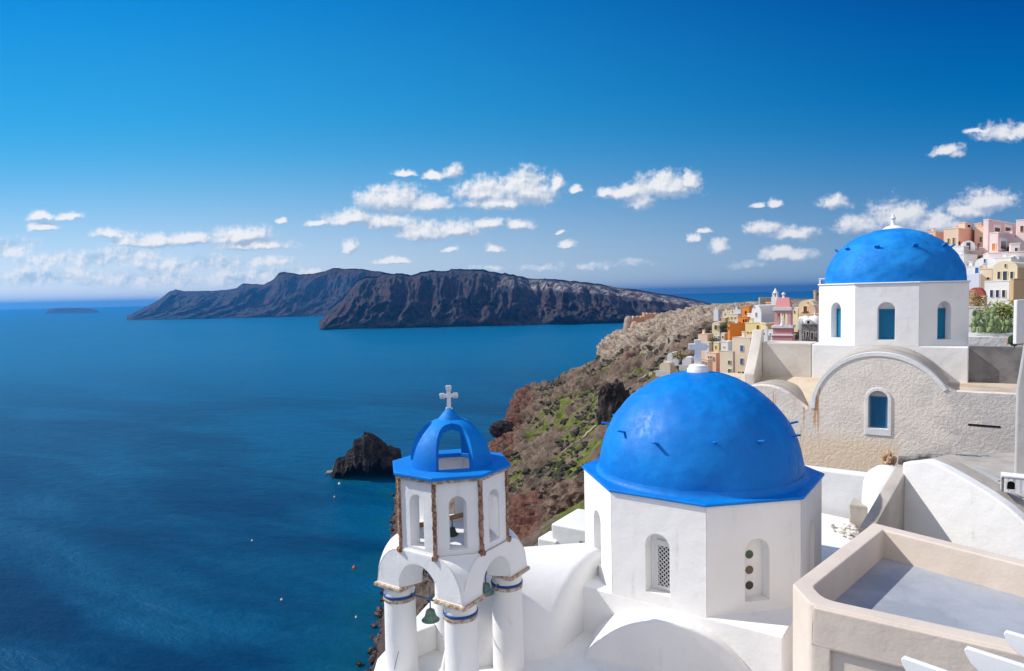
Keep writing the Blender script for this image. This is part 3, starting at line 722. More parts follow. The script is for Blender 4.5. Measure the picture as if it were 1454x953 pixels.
# ------------------------------------------------------------------ near church
C2 = (4.96, 18.21); TH2 = R_(-12.46); ZT2, ZB2 = -4.87, -7.434; RC2 = 3.1; AP2 = RC2*math.cos(R_(22.5)); HW2 = RC2*math.sin(R_(22.5))
GZ = -8.62
def near_church():
    T = thing('domed_church', 'white octagonal church with the large glossy blue dome, nearest the camera', 'church', (C2[0], C2[1], GZ))
    n0 = TH2-R_(22.5)                      # normal of the front-left face
    # drum
    mb = MB()
    for k in range(-1, 7):
        mth = TH2+R_(45)*(k-.5)
        O, r, i = face_frame(C2, AP2, mth)
        hw = .30; zb, zs = -7.17, -6.02
        cx = 0.0
        if k == 0: cx = .02
        if k == 1: cx = .08
        arch_panel(mb, O, r, i, HW2, ZB2-.02, ZT2, .5, [(cx, hw, zb, zs, .26)], wb=HW2-.5*math.tan(R_(22.5)))
    mb.prism(octring(C2, RC2-.6, TH2), ZT2-.3, ZT2-.02)
    mb.build('drum', WHITE, T)
    # square body
    n = Vector((math.sin(n0), -math.cos(n0), 0)); r = Vector((math.cos(n0), math.sin(n0), 0)); Cc = Vector((C2[0], C2[1], 0))
    def L(a, b): v = Cc+r*a-n*b; return (v.x, v.y)
    mb = MB(); A = AP2+.004
    mb.prism([L(-A, -A), L(A, -A), L(A, A), L(-A, A)], -22, ZB2)
    mb.build('body', WHITE, T, bevel=.035, segs=3)
    # dome, roof slab
    mb = MB(); mb.prism(octring(C2, RC2+.07, TH2), ZT2+.003, ZT2+.07)
    vs = octring(C2, RC2+.07, TH2)
    ring = [(x, y, ZT2+.07) for x, y in vs]; inner = [(C2[0]+2.62*math.sin(TH2+k*R_(45)), C2[1]-2.62*math.cos(TH2+k*R_(45)), ZT2+.16) for k in range(8)]
    mb.build('roof_slab', BLUE, T, bevel=.02)
    mb = MB(); dome_mesh(mb, C2, 2.66, 2.68, ZT2+.05, 160, 64, .010)
    d = mb.build('dome', BLUE, T, smooth=True)
    mb = MB(); mb.lathe([(2.76, .0), (2.71, .03), (2.68, .09), (2.66, .16)], (C2[0], C2[1], ZT2+.069), 96)
    mb.build('dome_skirt', BLUE, T, smooth=True)
    # steps (pegs) on the dome
    for k in range(12):
        a = R_(-15.2-84+30*k+ (3 if k % 2 else 0)); lat = R_(27+ (1.5*math.sin(k*2.3)))
        nn = Vector((math.sin(a)*math.cos(lat), -math.cos(a)*math.cos(lat), math.sin(lat))); tt = Vector((math.cos(a), math.sin(a), 0))
        p = Vector((C2[0], C2[1], ZT2+.05))+Vector((nn.x*2.66, nn.y*2.66, nn.z*2.70))
        out = Vector((math.sin(a), -math.cos(a), .25)).normalized(); up = out.cross(tt)*-1
        M = Matrix((tt, out, up)).transposed().to_4x4(); M.translation = p+out*.07
        mb = MB(); mb.box((0, 0, 0), .09, .30, .045, M); mb.build('step_peg', BLUE, T, bevel=.015)
    # cross and its base
    mb = MB(); mb.lathe([(.30, 0), (.29, .10), (.25, .14), (.24, .19), (.17, .22), (.01, .23)], (C2[0], C2[1], -2.17), 12); mb.build('cross_base', WHITE, T, angle=40)
    mb = MB(); rr = Vector((math.cos(R_(-14)), math.sin(R_(-14)), 0)); cross_flat(mb, (C2[0], C2[1], -1.95), rr, .66, .085, .12); cr_ = mb.build('cross', WHITE, T, bevel=.012)
    # lattice window in front-left face
    O, r, i = face_frame(C2, AP2, TH2-R_(22.5))
    cx = .085
    mb = MB(); fr = lambda x0, x1, z0, z1: mb.extr([(x0, z0), (x1, z0), (x1, z1), (x0, z1)], O+i*.20, r, Vector((0, 0, 1)), i*.05)
    z0, z1 = -7.10, -5.93; hx = .19
    fr(cx-hx, cx-hx+.045, z0, z1); fr(cx+hx-.045, cx+hx, z0, z1); fr(cx-hx+.045, cx+hx-.045, z0, z0+.06); fr(cx-hx+.045, cx+hx-.045, z1-.13, z1)
    wf = mb.build('window_frame', LOUV, T)
    mb = MB(); mb.extr([(cx-hx+.03, z0+.03), (cx+hx-.03, z0+.03), (cx+hx-.03, z1-.08), (cx-hx+.03, z1-.08)], O+i*.244, r, Vector((0, 0, 1)), i*.012); mb.build('opening', DARK, wf)
    mb = MB(); lattice(mb, O, r, i, cx, hx-.045, z0+.06, z1-.13, .222, .105, .020); mb.build('lattice', LOUV, wf)
    # three round coloured glass lights in the right-front face
    O, r, i = face_frame(C2, AP2, TH2+R_(22.5))
    for z, mt in ((-6.17, GREENG), (-6.54, BROWNG), (-6.91, BLACKG)):
        c = O+r*(.02)+i*.262+Vector((0, 0, z)); mb = MB(); mb.tube(c-i*.012, c+i*.03, .10, 28); g_ = mb.build('round_window', mt, T)
        mb = MB(); 
        vs = []; 
        for a in range(28):
            t = 2*math.pi*a/28
            for rr_, dd in ((.10, -.006), (.118, -.006), (.118, .0)): vs.append(c+r*math.cos(t)*rr_+Vector((0, 0, math.sin(t)*rr_))+i*dd)
        fs = []
        for a in range(28):
            b = (a+1) % 28
            for q in (0, 1): fs.append((a*3+q, b*3+q, b*3+q+1, a*3+q+1))
        mb.add(vs, fs); mb.build('rim', WHITE, g_)
    # short barrel-vault porch at the front and the long vaulted arm on the left
    up = Vector((0, 0, 1))
    R1 = 2.25; m5 = R_(-18); n5 = Vector((math.sin(m5), -math.cos(m5), 0)); r5 = Vector((math.cos(m5), math.sin(m5), 0))
    q5 = atz(946, 884, -7.50); zc = -7.50
    prof = [(R1*math.cos(math.pi*k/48), (zc-R1)+R1*math.sin(math.pi*k/48)) for k in range(49)]
    prof = [(R1, -14)]+prof+[(-R1, -14)]
    mb = MB(); mb.extr(prof, Vector((q5.x, q5.y, 0)), r5, up, -n5*2.6); mb.build('front_vault', WHITE, T, bevel=.06, segs=4)
    R1 = 2.5; zc = -6.78
    prof = [(R1*math.cos(math.pi*k/40), (zc-R1)+R1*math.sin(math.pi*k/40)) for k in range(41)]; prof = [(R1, -14)]+prof+[(-R1, -14)]
    mb = MB(); mb.extr(prof, Cc-r*(AP2-.02), n, up, -r*2.75); mb.build('side_vault', WHITE, T, bevel=.25, segs=6)
    return T
def thing2(name, T): return None
near_church()

# ------------------------------------------------------------------ bell tower
CT = (-1.448, 15.22); THT = R_(11.16)
def bell_tower():
    T = thing('bell_tower', 'white open bell tower with ribbed blue crown and round columns beside the sea', 'bell tower', (CT[0], CT[1], GZ))
    C = Vector((CT[0], CT[1], 0)); up = Vector((0, 0, 1))
    RC = 1.27; AP = RC*math.cos(R_(22.5)); HW = RC*math.sin(R_(22.5)); ZT, ZF = -3.80, -5.42
    # belfry: eight arched faces; corners at THT+-22.5
    mb = MB()
    for k in range(8):
        O, r, i = face_frame(CT, AP, THT+R_(45*k))
        arch_panel(mb, O, r, i, HW, ZF, ZT, .24, [(0.0, .185, ZF+.12, -4.36, None)], wb=HW-.24*math.tan(R_(22.5)))
    mb.prism(octring(CT, RC-.02, THT+R_(22.5)), ZF-.16, ZF+.02)
    mb.build('belfry', WHITE, T, bevel=0)
    # brown corner strips and rim stones
    for k in range(8):
        a = THT+R_(22.5+45*k); d = Vector((math.sin(a), -math.cos(a), 0)); t = Vector((math.cos(a), math.sin(a), 0))
        mb = MB(); z = ZT-.03; rs = random.Random(k)
        while z > ZF+.06:
            h = rs.uniform(.10, .2); w = .085+rs.uniform(-.012, .012)
            M = Matrix((t, d, up)).transposed().to_4x4(); M.translation = C+d*(RC+.0)+up*(z-h/2)+t*rs.uniform(-.006, .006)
            mb.box((0, 0, 0), w, .085, h*.97, M); z -= h
        M = Matrix((t, d, up)).transposed().to_4x4(); M.translation = C+d*(RC+.015)+up*(z-.03); mb.box((0, 0, 0), .135, .13, .10, M)
        mb.build('corner_strip', BROWNST, T, bevel=.012)
    mb = MB(); rs = random.Random(5)
    for k in range(8):
        O, r, i = face_frame(CT, AP, THT+R_(45*k)); x = -HW-.03
        while x < HW+.02:
            w = rs.uniform(.08, .2); w = min(w, HW+.03-x)
            if w < .01: break
            mb.extr([(x, ZT-.055-rs.uniform(0, .02)), (x+w*.96, ZT-.055-rs.uniform(0, .02)), (x+w*.96, ZT+.002), (x, ZT+.002)], O-i*(.055+rs.uniform(0, .012)), r, up, i*.2)
            x += w
    mb.build('stone_cornice', TANTRIM, T, bevel=.008)
    # blue roof ring
    mb = MB(); o1 = octring(CT, 1.385, THT+R_(22.5)); i1 = octring(CT, .80, THT+R_(22.5)); z0, z1 = ZT+.004, ZT+.075
    vs = [(x, y, z0) for x, y in o1]+[(x, y, z1) for x, y in o1]+[(x, y, z0) for x, y in i1]+[(x, y, z1+.03) for x, y in i1]; fs = []
    for k in range(8):
        j = (k+1) % 8; fs += [(k, j, 8+j, 8+k), (8+k, 8+j, 24+j, 24+k), (24+k, 24+j, 16+j, 16+k), (16+k, 16+j, j, k)]
    mb.add(vs, fs); mb.build('roof_ring', BLUET, T, bevel=.015)
    # four curved ribs
    RB, HB, zb = .96, 1.02, ZT+.08; th = .17
    for k in range(4):
        ac = THT+R_(45+90*k); mb = MB(); nv, nu = 26, 10; vs = []; 
        for j in range(nv+1):
            a = math.pi/2*.90*j/nv
            for lay in (0, 1):
                rb = (RB-lay*th)*math.cos(a)**.92; z = zb+(HB-lay*th)*math.sin(a)
                rr = max(rb, .06); ow = .40*math.sqrt(max(0, 1-(j/nv/.84)**2.6)) if j/nv < .84 else 0; op = math.asin(min(.86, ow/max((RB)*math.cos(a)**.92, .12)))
                hwid = min(max(R_(45)-op, R_(3)), R_(45))
                for u in range(nu+1):
                    ph = ac+hwid*(2*u/nu-1); vs.append((CT[0]+rr*math.sin(ph), CT[1]-rr*math.cos(ph), z))
        s = nu+1; fs = []
        for j in range(nv):
            o = j*2*s; p = (j+1)*2*s
            for u in range(nu):
                fs.append((o+u, o+u+1, p+u+1, p+u)); fs.append((o+s+u, p+s+u, p+s+u+1, o+s+u+1))
            fs.append((o, p, p+s, o+s)); fs.append((o+nu, o+s+nu, p+s+nu, p+nu))
        fs.append(tuple([u for u in range(s)]+[s+u for u in reversed(range(s))]))
        mb.add(vs, fs); mb.build('crown_rib', BLUET, T, angle=50)
    mb = MB(); mb.lathe([(.01, 1.24), (.07, 1.21), (.15, 1.12), (.24, 1.01), (.31, .90), (.33, .85), (.3, .83), (.01, .83)], (CT[0], CT[1], zb), 40); mb.build('crown_cap', BLUET, T, smooth=True)
    # budded cross
    rr = Vector((math.cos(R_(8)), math.sin(R_(8)), 0)); ii = rr.cross(up); zc = zb+1.19
    mb = MB(); base = C+up*zc
    w = .05
    prof = [(-.085, 0), (.085, 0), (.085, .04), (w, .06), (w, .30), (.13, .30), (.13, .38), (w, .38), (w, .50), (-w, .50), (-w, .38), (-.13, .38), (-.13, .30), (-w, .30), (-w, .06), (-.085, .04)]
    prof = [(a_*.9, b_*.92) for a_, b_ in prof]; mb.extr(prof, base-ii*.035, rr, up, ii*.07)
    for cx, cz in ((.145, .313), (-.145, .313), (0, .485)):
        for dx, dz in ((0, 0), (.026, .022), (-.026, .022), (.022, -.022), (-.022, -.022)):
            c = base+rr*(cx+dx)+up*(cz+dz); mb.tube(c-ii*(.034+abs(dx)*.02), c+ii*(.034+abs(dx)*.02), .041, 14)
    mb.build('cross', WHITE, T, weld=False)
    # arcade storey: four flat sides widening to the square, corner fillings between them
    HS = 1.21; z0, z1 = -6.30, -5.42; OW = .535
    def edge(z):        # half-width of a side panel at height z
        q = (z1-z)/(z1-z0); return HW+(HS-HW)*math.sqrt(max(0, 1-(1-min(q, 1))**2))
    def topz(x):
        x = abs(x)
        if x <= HW: return z1
        lo, hi = z0, z1
        for _ in range(30):
            mid = (lo+hi)/2
            if edge(mid) > x: lo = mid
            else: hi = mid
        return (lo+hi)/2
    mb = MB()
    for k in range(4):
        m = THT+R_(45+90*k)
        O, r, i = face_frame(CT, HS-.002, m)
        arch_panel(mb, O, r, i, HS, z0, z1, .50, [(0, OW, z0, -6.22, None, 1.0)], wb=HS-.5, top=topz, seg=20)
        # sloping collar between belfry face and arcade side
        Oa, ra, ia = face_frame(CT, AP, m)
        mb.add([Oa-ra*HW+up*(z1+.06), Oa+ra*HW+up*(z1+.06), O+r*HW+up*(z1-.03), O-r*HW+up*(z1-.03)], [(0, 1, 2, 3)])
    mb.build('arcade', WHITE, T, angle=24); mb = MB()
    for k in range(4):
        ma, mbn = THT+R_(45+90*k), THT+R_(135+90*k)
        Oa, ra, _ = face_frame(CT, HS-.002, ma); Ob, rb, _ = face_frame(CT, HS-.002, mbn)
        nz = 18; mb = MB(); vs = []; nu = 6
        for j in range(nz+1):
            z = z1+.0-(z1-z0)*j/nz; e = edge(z) if j else HW
            na = Vector((math.sin(ma), -math.cos(ma), 0))*.004; nb = Vector((math.sin(mbn), -math.cos(mbn), 0))*.004; pa = Oa+ra*(e-.02)+na+up*z; pb = Ob-rb*(e-.02)+nb+up*z
            for u in range(nu+1): vs.append(pa.lerp(pb, u/nu))
        fs = [(j*(nu+1)+u, j*(nu+1)+u+1, (j+1)*(nu+1)+u+1, (j+1)*(nu+1)+u) for j in range(nz) for u in range(nu)]
        mb.add(vs, fs); mb.build('corner_web', WHITE, T, smooth=True)
    # columns
    cc = 1.225
    cols = []
    for k in range(4):
        a = THT+R_(90*k); c = C+Vector((math.sin(a), -math.cos(a), 0))*cc; cols.append(c)
        mb = MB(); mb.lathe([(.335, z0-.09), (.345, -6.5), (.352, -7.2), (.362, -8.3), (.375, GZ-.3)] , (c.x, c.y, 0), 44); co = mb.build('column', WHITE, T, smooth=True)
        # square abacus
        M = Matrix.Rotation(THT+R_(45), 4, 'Z'); M.translation = c+up*(z0-.045)
        mb = MB(); mb.box((0, 0, 0), .80, .80, .085, M); mb.build('abacus', TANTRIM, co, bevel=.02)
        M2 = M.copy(); M2.translation = c+up*(z0-.012); mb = MB(); mb.box((0, 0, 0), .70, .70, .06, M2); mb.build('abacus_top', WHITE, co, bevel=.015)
        mb = MB(); mb.lathe([(.345, -.03), (.368, -.025), (.372, .0), (.368, .025), (.345, .03)], (c.x, c.y, -6.60), 44); mb.build('blue_band', BANDB, co, smooth=True)
        mb = MB(); rs = random.Random(k*3)
        pr = [(.345, -.045), (.363, -.04), (.366, 0), (.363, .038), (.345, .04)]
        mb.lathe(pr, (c.x, c.y, -6.672), 44); mb.build('stone_band', TANTRIM, co, smooth=True)
    # tie rods
    for a, b in ((0, 1), (1, 2), (2, 3), (3, 0)):
        p, q = cols[a]+up*-6.56, cols[b]+up*-6.56; mb = MB(); d = (q-p).normalized(); mb.tube(p+d*.33, q-d*.33, .022, 10); mb.build('tie_rod', STEELB, T, smooth=True)
    # beam inside the belfry
    a = THT+R_(20); d = Vector((math.cos(a), math.sin(a), 0)); mb = MB(); mb.tube(C-d*1.0+up*-5.02, C+d*1.0+up*-4.97, .055, 10); mb.build('beam', WOOD, T, smooth=True)
    # low curved parapet round its foot
    def bell(c, s, label, rot=0, mat=BRONZE, hang=.3):
        B = thing('bell', label, 'bell', c, 'bells hanging in the tower')
        pr = [(0.01, .98), (.22, .97), (.36, .88), (.42, .74), (.46, .52), (.54, .30), (.68, .12), (.80, .02), (.80, -.02), (.72, 0), (.60, .14), (.46, .34), (.40, .56), (.35, .8), (.01, .88)]
        mb = MB(); mb.lathe([(r*s, z*s) for r, z in pr], c, 36); mb.build('bell_body', mat, B, smooth=True)
        mb = MB(); mb.tube(Vector(c)+up*.7*s, Vector(c)-up*.16*s, .03*s*2); mb.ball(Vector(c)-up*.14*s, .085*s); mb.build('clapper', DARK, B, smooth=True)
        mb = MB(); mb.tube(Vector(c)+up*.95*s, Vector(c)+up*(.95*s+hang), .016); mb.build('hanger', STEELB, B)
    p = at(611.5, 880, 15.05); bell((p.x, p.y, p.z), .255, 'green patinated bronze bell in the left arch of the bell tower', hang=.5)
    p = at(690, 842, 15.2); bell((p.x, p.y, p.z), .235, 'green bronze bell half hidden in the right arch of the bell tower', hang=.6)
    for p, q in ((at(614, 882, 15.0), at(628, 905, 15.6)), (at(560, 950, 14.6), at(566, 925, 14.5))):
        mb = MB(); mb.tube(p, q, .006, 6); mb.build('rope', DARK, T)
    p = C+up*-5.38; bell((p.x-.0, p.y-.02, p.z), .17, 'small dark bell under the wooden beam inside the belfry', mat=flat('dark_bronze', (.05, .07, .05)), hang=.2)
bell_tower()

# ------------------------------------------------------------------ white terrace round tower and church
def terrace_white():
    T = thing('white_terrace', 'whitewashed terrace under the bell tower with low curved parapet', 'terrace', (0, 14, GZ))
    mb = MB()
    poly = [(-3.25, 12.2), (0.5, 8.0), (9, 8.0), (9, 17), (4, 23.5), (-1.2, 22.8), (-2.3, 19.6), (-3.4, 15.9)]
    mb.prism(poly, -24, GZ); mb.build('floor', WHITE, T, bevel=.03)
    def wall(pts, h, t, nm, h2=None):
        mb = MB(); n = len(pts)
        for j in range(n-1):
            p, q = Vector((*pts[j], 0)), Vector((*pts[j+1], 0)); 
        L_ = []; Rr = []
        for j, p in enumerate(pts):
            a = Vector(pts[max(j-1, 0)]); b = Vector(pts[min(j+1, n-1)]); d = (b-a).normalized(); nn = Vector((-d.y, d.x))*t/2
            hh = h+(h2-h)*j/(n-1) if h2 else h
            L_.append((p[0]+nn.x, p[1]+nn.y, hh)); Rr.append((p[0]-nn.x, p[1]-nn.y, hh))
        vs = []; fs = []
        for l, q in zip(L_, Rr): vs += [(l[0], l[1], GZ-.02), (l[0], l[1], GZ+l[2]), (q[0], q[1], GZ+q[2]), (q[0], q[1], GZ-.02)]
        for j in range(n-1):
            for k in range(4): fs.append((j*4+k, j*4+(k+1) % 4, j*4+4+(k+1) % 4, j*4+4+k))
        fs += [(0, 1, 2, 3), (n*4-4, n*4-3, n*4-2, n*4-1)]
        mb.add(vs, fs); mb.build(nm, WHITE, T, bevel=.05, segs=4)
    wall([(-2.62, 14.72), (-2.2, 14.25), (-1.75, 13.85), (-1.3, 13.3), (-.9, 12.6), (-.6, 11.5)], .32, .26, 'parapet')
    wall([(-2.75, 15.3), (-2.5, 16.0), (-2.1, 16.35), (-1.75, 16.5)], .62, .24, 'parapet', .62)
    wall([(-1.6, 16.5), (-1.3, 18.2), (-1.2, 19.5)], .62, .24, 'parapet')
terrace_white()

# ------------------------------------------------------------------ beige roof terrace on the right
def roof_terrace():
    T = thing('beige_roof_terrace', 'beige plastered flat roof with thick parapet and grey painted floor', 'roof terrace', (7, 12, -8))
    Z = -5.0; ZFl = -5.58
    P0 = atz(1125, 829, Z); P1 = atz(1240, 742, Z); P2 = atz(1454, 795, Z); P3 = atz(1150, 857, Z); P4 = atz(1454, 925, Z)
    v = lambda p: Vector((p.x, p.y))
    a, b, c, d, e = v(P0), v(P1), v(P2), v(P3), v(P4)
    c2 = b+(c-b)*2.6; e2 = d+(e-d)*3.0
    outer = [a, b, c2, e2, d]
    def inset(poly, t):
        n = len(poly); out = []
        ct = sum(poly, Vector((0, 0)))/n
        for k in range(n):
            p0, p1, p2 = poly[k-1], poly[k], poly[(k+1) % n]
            d1 = (p1-p0).normalized(); d2 = (p2-p1).normalized()
            n1 = Vector((d1.y, -d1.x)); n2 = Vector((d2.y, -d2.x))
            if n1.dot(ct-p1) < 0: n1 = -n1
            if n2.dot(ct-p1) < 0: n2 = -n2
            bis = (n1+n2); bis = bis/(bis.dot(n1)); out.append(p1+bis*t)
        return out
    inner = inset(outer, .30)
    # round the inner near-left corner by extra points
    mb = MB(); n = 5
    def ringpts(poly, rad):
        pts = []
        for k in range(len(poly)):
            p0, p1, p2 = poly[k-1], poly[k], poly[(k+1) % len(poly)]
            r_ = rad[k]
            A = p1+(p0-p1).normalized()*r_; B = p1+(p2-p1).normalized()*r_
            for s in range(7):
                t = s/6; pts.append((1-t)**2*A+2*t*(1-t)*p1+t*t*B)
        return pts
    ro = ringpts(outer, [.05, .05, .05, .05, .08]); ri = ringpts(inner, [.14, .03, .05, .05, .22]); N = len(ro)
    vs = [(p.x, p.y, -14) for p in ro]+[(p.x, p.y, Z) for p in ro]+[(p.x, p.y, Z) for p in ri]+[(p.x, p.y, ZFl-.02) for p in ri]
    fs = []
    for k in range(N):
        j = (k+1) % N; fs += [(k, j, N+j, N+k), (N+k, N+j, 2*N+j, 2*N+k), (2*N+k, 2*N+j, 3*N+j, 3*N+k)]
    mb.add(vs, fs); mb.build('parapet_wall', BEIGE, T, bevel=.03, segs=3)
    mb = MB(); mb.add([(p.x, p.y, ZFl) for p in inset(inner, -.02)], [tuple(range(5))]); mb.build('roof_floor', GREYROOF, T)
    # framed panel on the front wall: raised pilasters and lintel leave a shadowed recess
    dr = (e-d).normalized(); nn = Vector((dr.y, -dr.x)); 
    if nn.dot(Vector((-1, -1))) < 0: nn = -nn
    O = Vector((d.x, d.y, 0)); D3 = Vector((dr.x, dr.y, 0)); N3 = Vector((nn.x, nn.y, 0)); up = Vector((0, 0, 1))
    mb = MB(); zt = Z-.62
    mb.extr([(.06, zt), (7, zt), (7, Z-.02), (.06, Z-.02)], O-N3*.02, D3, up, N3*.09)
    mb.extr([(.06, -12), (.32, -12), (.32, zt), (.06, zt)], O-N3*.02, D3, up, N3*.09)
    mb.build('wall_frame', BEIGE, T, bevel=.02)
    # slot in the chamfer
    ch = (d-a); L_ = ch.length; cd = ch.normalized()
    return T
roof_terrace()

def pergola():
    T = thing('pergola', 'white pergola rafters with curved pointed ends in the bottom right corner', 'pergola', (3.5, 4.8, -2.7))
    m = plaster('white_wood_paint', (.80, .80, .80), bevel=.006, bs=.1, dirt_amt=.05)
    dr = Vector((.66, -.75, 0)); up = Vector((0, 0, 1)); nn = Vector((.75, .66, 0))
    for (px, py) in ((1281, 934), (1371, 920), (1427, 897)):
        p = atz(px, py, -2.6)
        prof = [(0, 0), (-.01, -.02), (.0, -.05), (.03, -.10), (.08, -.14), (.15, -.165), (.20, -.20), (.28, -.215), (2.6, -.215), (2.6, 0)]
        mb = MB(); mb.extr(prof, p, dr, up, nn*.05); mb.build('rafter', m, T, bevel=.006)
    q = atz(1427, 897, -2.6)+dr*.9
    mb = MB(); a = atz(1281, 934, -2.6)+dr*1.0-nn*1.0; b = atz(1427, 897, -2.6)+dr*1.35+nn*2.0
    mb.tube(a-up*.24, b-up*.24, .05, 8); mb.build('cross_beam', m, T)
pergola()

# ------------------------------------------------------------------ middle ground right
def sloped_house():
    T = thing('white_sloping_house', 'low white house with sloping wall top and grey concrete roof behind the beige parapet', 'house', (10.5, 17, -8))
    up = Vector((0, 0, 1)); A = at(1281, 657, 17.0); r = Vector((.5, -.866, 0)); b = Vector((.866, .5, 0))
    O = Vector((A.x, A.y, 0))
    pp = []
    for px, py in ((1281, 657), (1316, 654), (1338, 663), (1372, 682), (1405, 702), (1432, 721), (1454, 741), (1480, 765)):
        d_ = ray(px, py); v_ = d_*(O.dot(b)/d_.dot(b)); pp.append(((v_-O).dot(r), v_.z))
    prof = [(0, -9)]+pp+[(pp[-1][0], -9)]
    mb = MB(); mb.extr(prof, O, r, up, b*.35); mb.build('front_wall', WHITE, T, bevel=.05, segs=3)
    # roof sheets behind
    mb = MB()
    prof2 = [(.02, -9), (.02, pp[0][1]-.03)]+[(x_, z_-.03) for x_, z_ in pp[1:]]+[(pp[-1][0], -9)]
    mb.extr(prof2, O+b*.35, r, up, b*.55)
    q = [at(1296, 664, 16.9), at(1345, 690, 16.2), at(1452, 752, 14.9), at(1640, 752, 14.2), at(1640, 640, 21.0), at(1352, 644, 22.6), at(1300, 655, 20.5)]
    mb.prism([(v.x, v.y) for v in q], -9, [v.z for v in q])
    mb.build('roof', CONCRETE, T, bevel=.03)
    # leaning stair cheek on the left of the wall
    S = at(1281, 655, 17.05); Q = at(1236, 745, 15.6)
    mb = MB()
    pr = [(0, 0), (0, .1), (1, .1), (1, 0)]
    a = at(1271, 662, 17.3); c = at(1219, 750, 15.4); d_ = Vector((.30, -.1, 0))
    mb.add([a, a+Vector((.28, -.12, 0)), c+Vector((.28, -.12, 0)), c, a-up*2.2, a+Vector((.28, -.12, -2.2)), c+Vector((.28, -.12, -2.2)), c-up*2.2], [(0, 1, 2, 3), (0, 3, 7, 4), (1, 5, 6, 2), (0, 4, 5, 1), (3, 2, 6, 7), (4, 7, 6, 5)])
    mb.build('stair_cheek', CONCRETE, T, bevel=.03)
    return T
sloped_house()
def vent_block():
    p = at(1437, 700, 15.2); T = thing('chimney_vent', 'small white block chimney with arched holes on the grey concrete roof', 'chimney', (p.x, p.y, p.z))
    up = Vector((0, 0, 1)); r = Vector((.835, -.55, 0)); b = Vector((.55, .835, 0))
    mb = MB()
    for k, (O, rr, ii, w) in enumerate(((p-r*.12, r, b, .15), (p-r*.27+b*.15-up*0, -b, r, .15))):
        pass
    O = Vector((p.x, p.y, 0)); z0, z1 = p.z, p.z+.36
    for x0 in (-.02, .34):
        arch_panel(mb, O+r*x0, r, b, .18, z0, z1, .05, [(0, .075, z0+.07, z0+.19, None)], seg=10)
        arch_panel(mb, O+r*x0+b*.3, r, b, .18, z0, z1, .05, [(0, .075, z0+.07, z0+.19, None)], seg=10)
    arch_panel(mb, O-r*.20+b*.175, b, r, .175, z0, z1, .05, [(0, .085, z0+.08, z0+.18, None)], seg=10)
    mb.box((0, 0, 0), .74, .37, .04, Matrix.Translation(O+r*.17+b*.175+up*(z1+.0)) @ Matrix.Rotation(math.atan2(r.y, r.x), 4, 'Z'))
    mb.build('vent_body', WHITE, T, weld=False)
    mb = MB(); mb.box((0, 0, 0), .5, .16, .26, Matrix.Translation(O+r*.17+b*.175+up*(z0+.15)) @ Matrix.Rotation(math.atan2(r.y, r.x), 4, 'Z')); mb.build('dark_core', DARK, T)  # black box added inside, stands in for the shade behind the holes
vent_block()
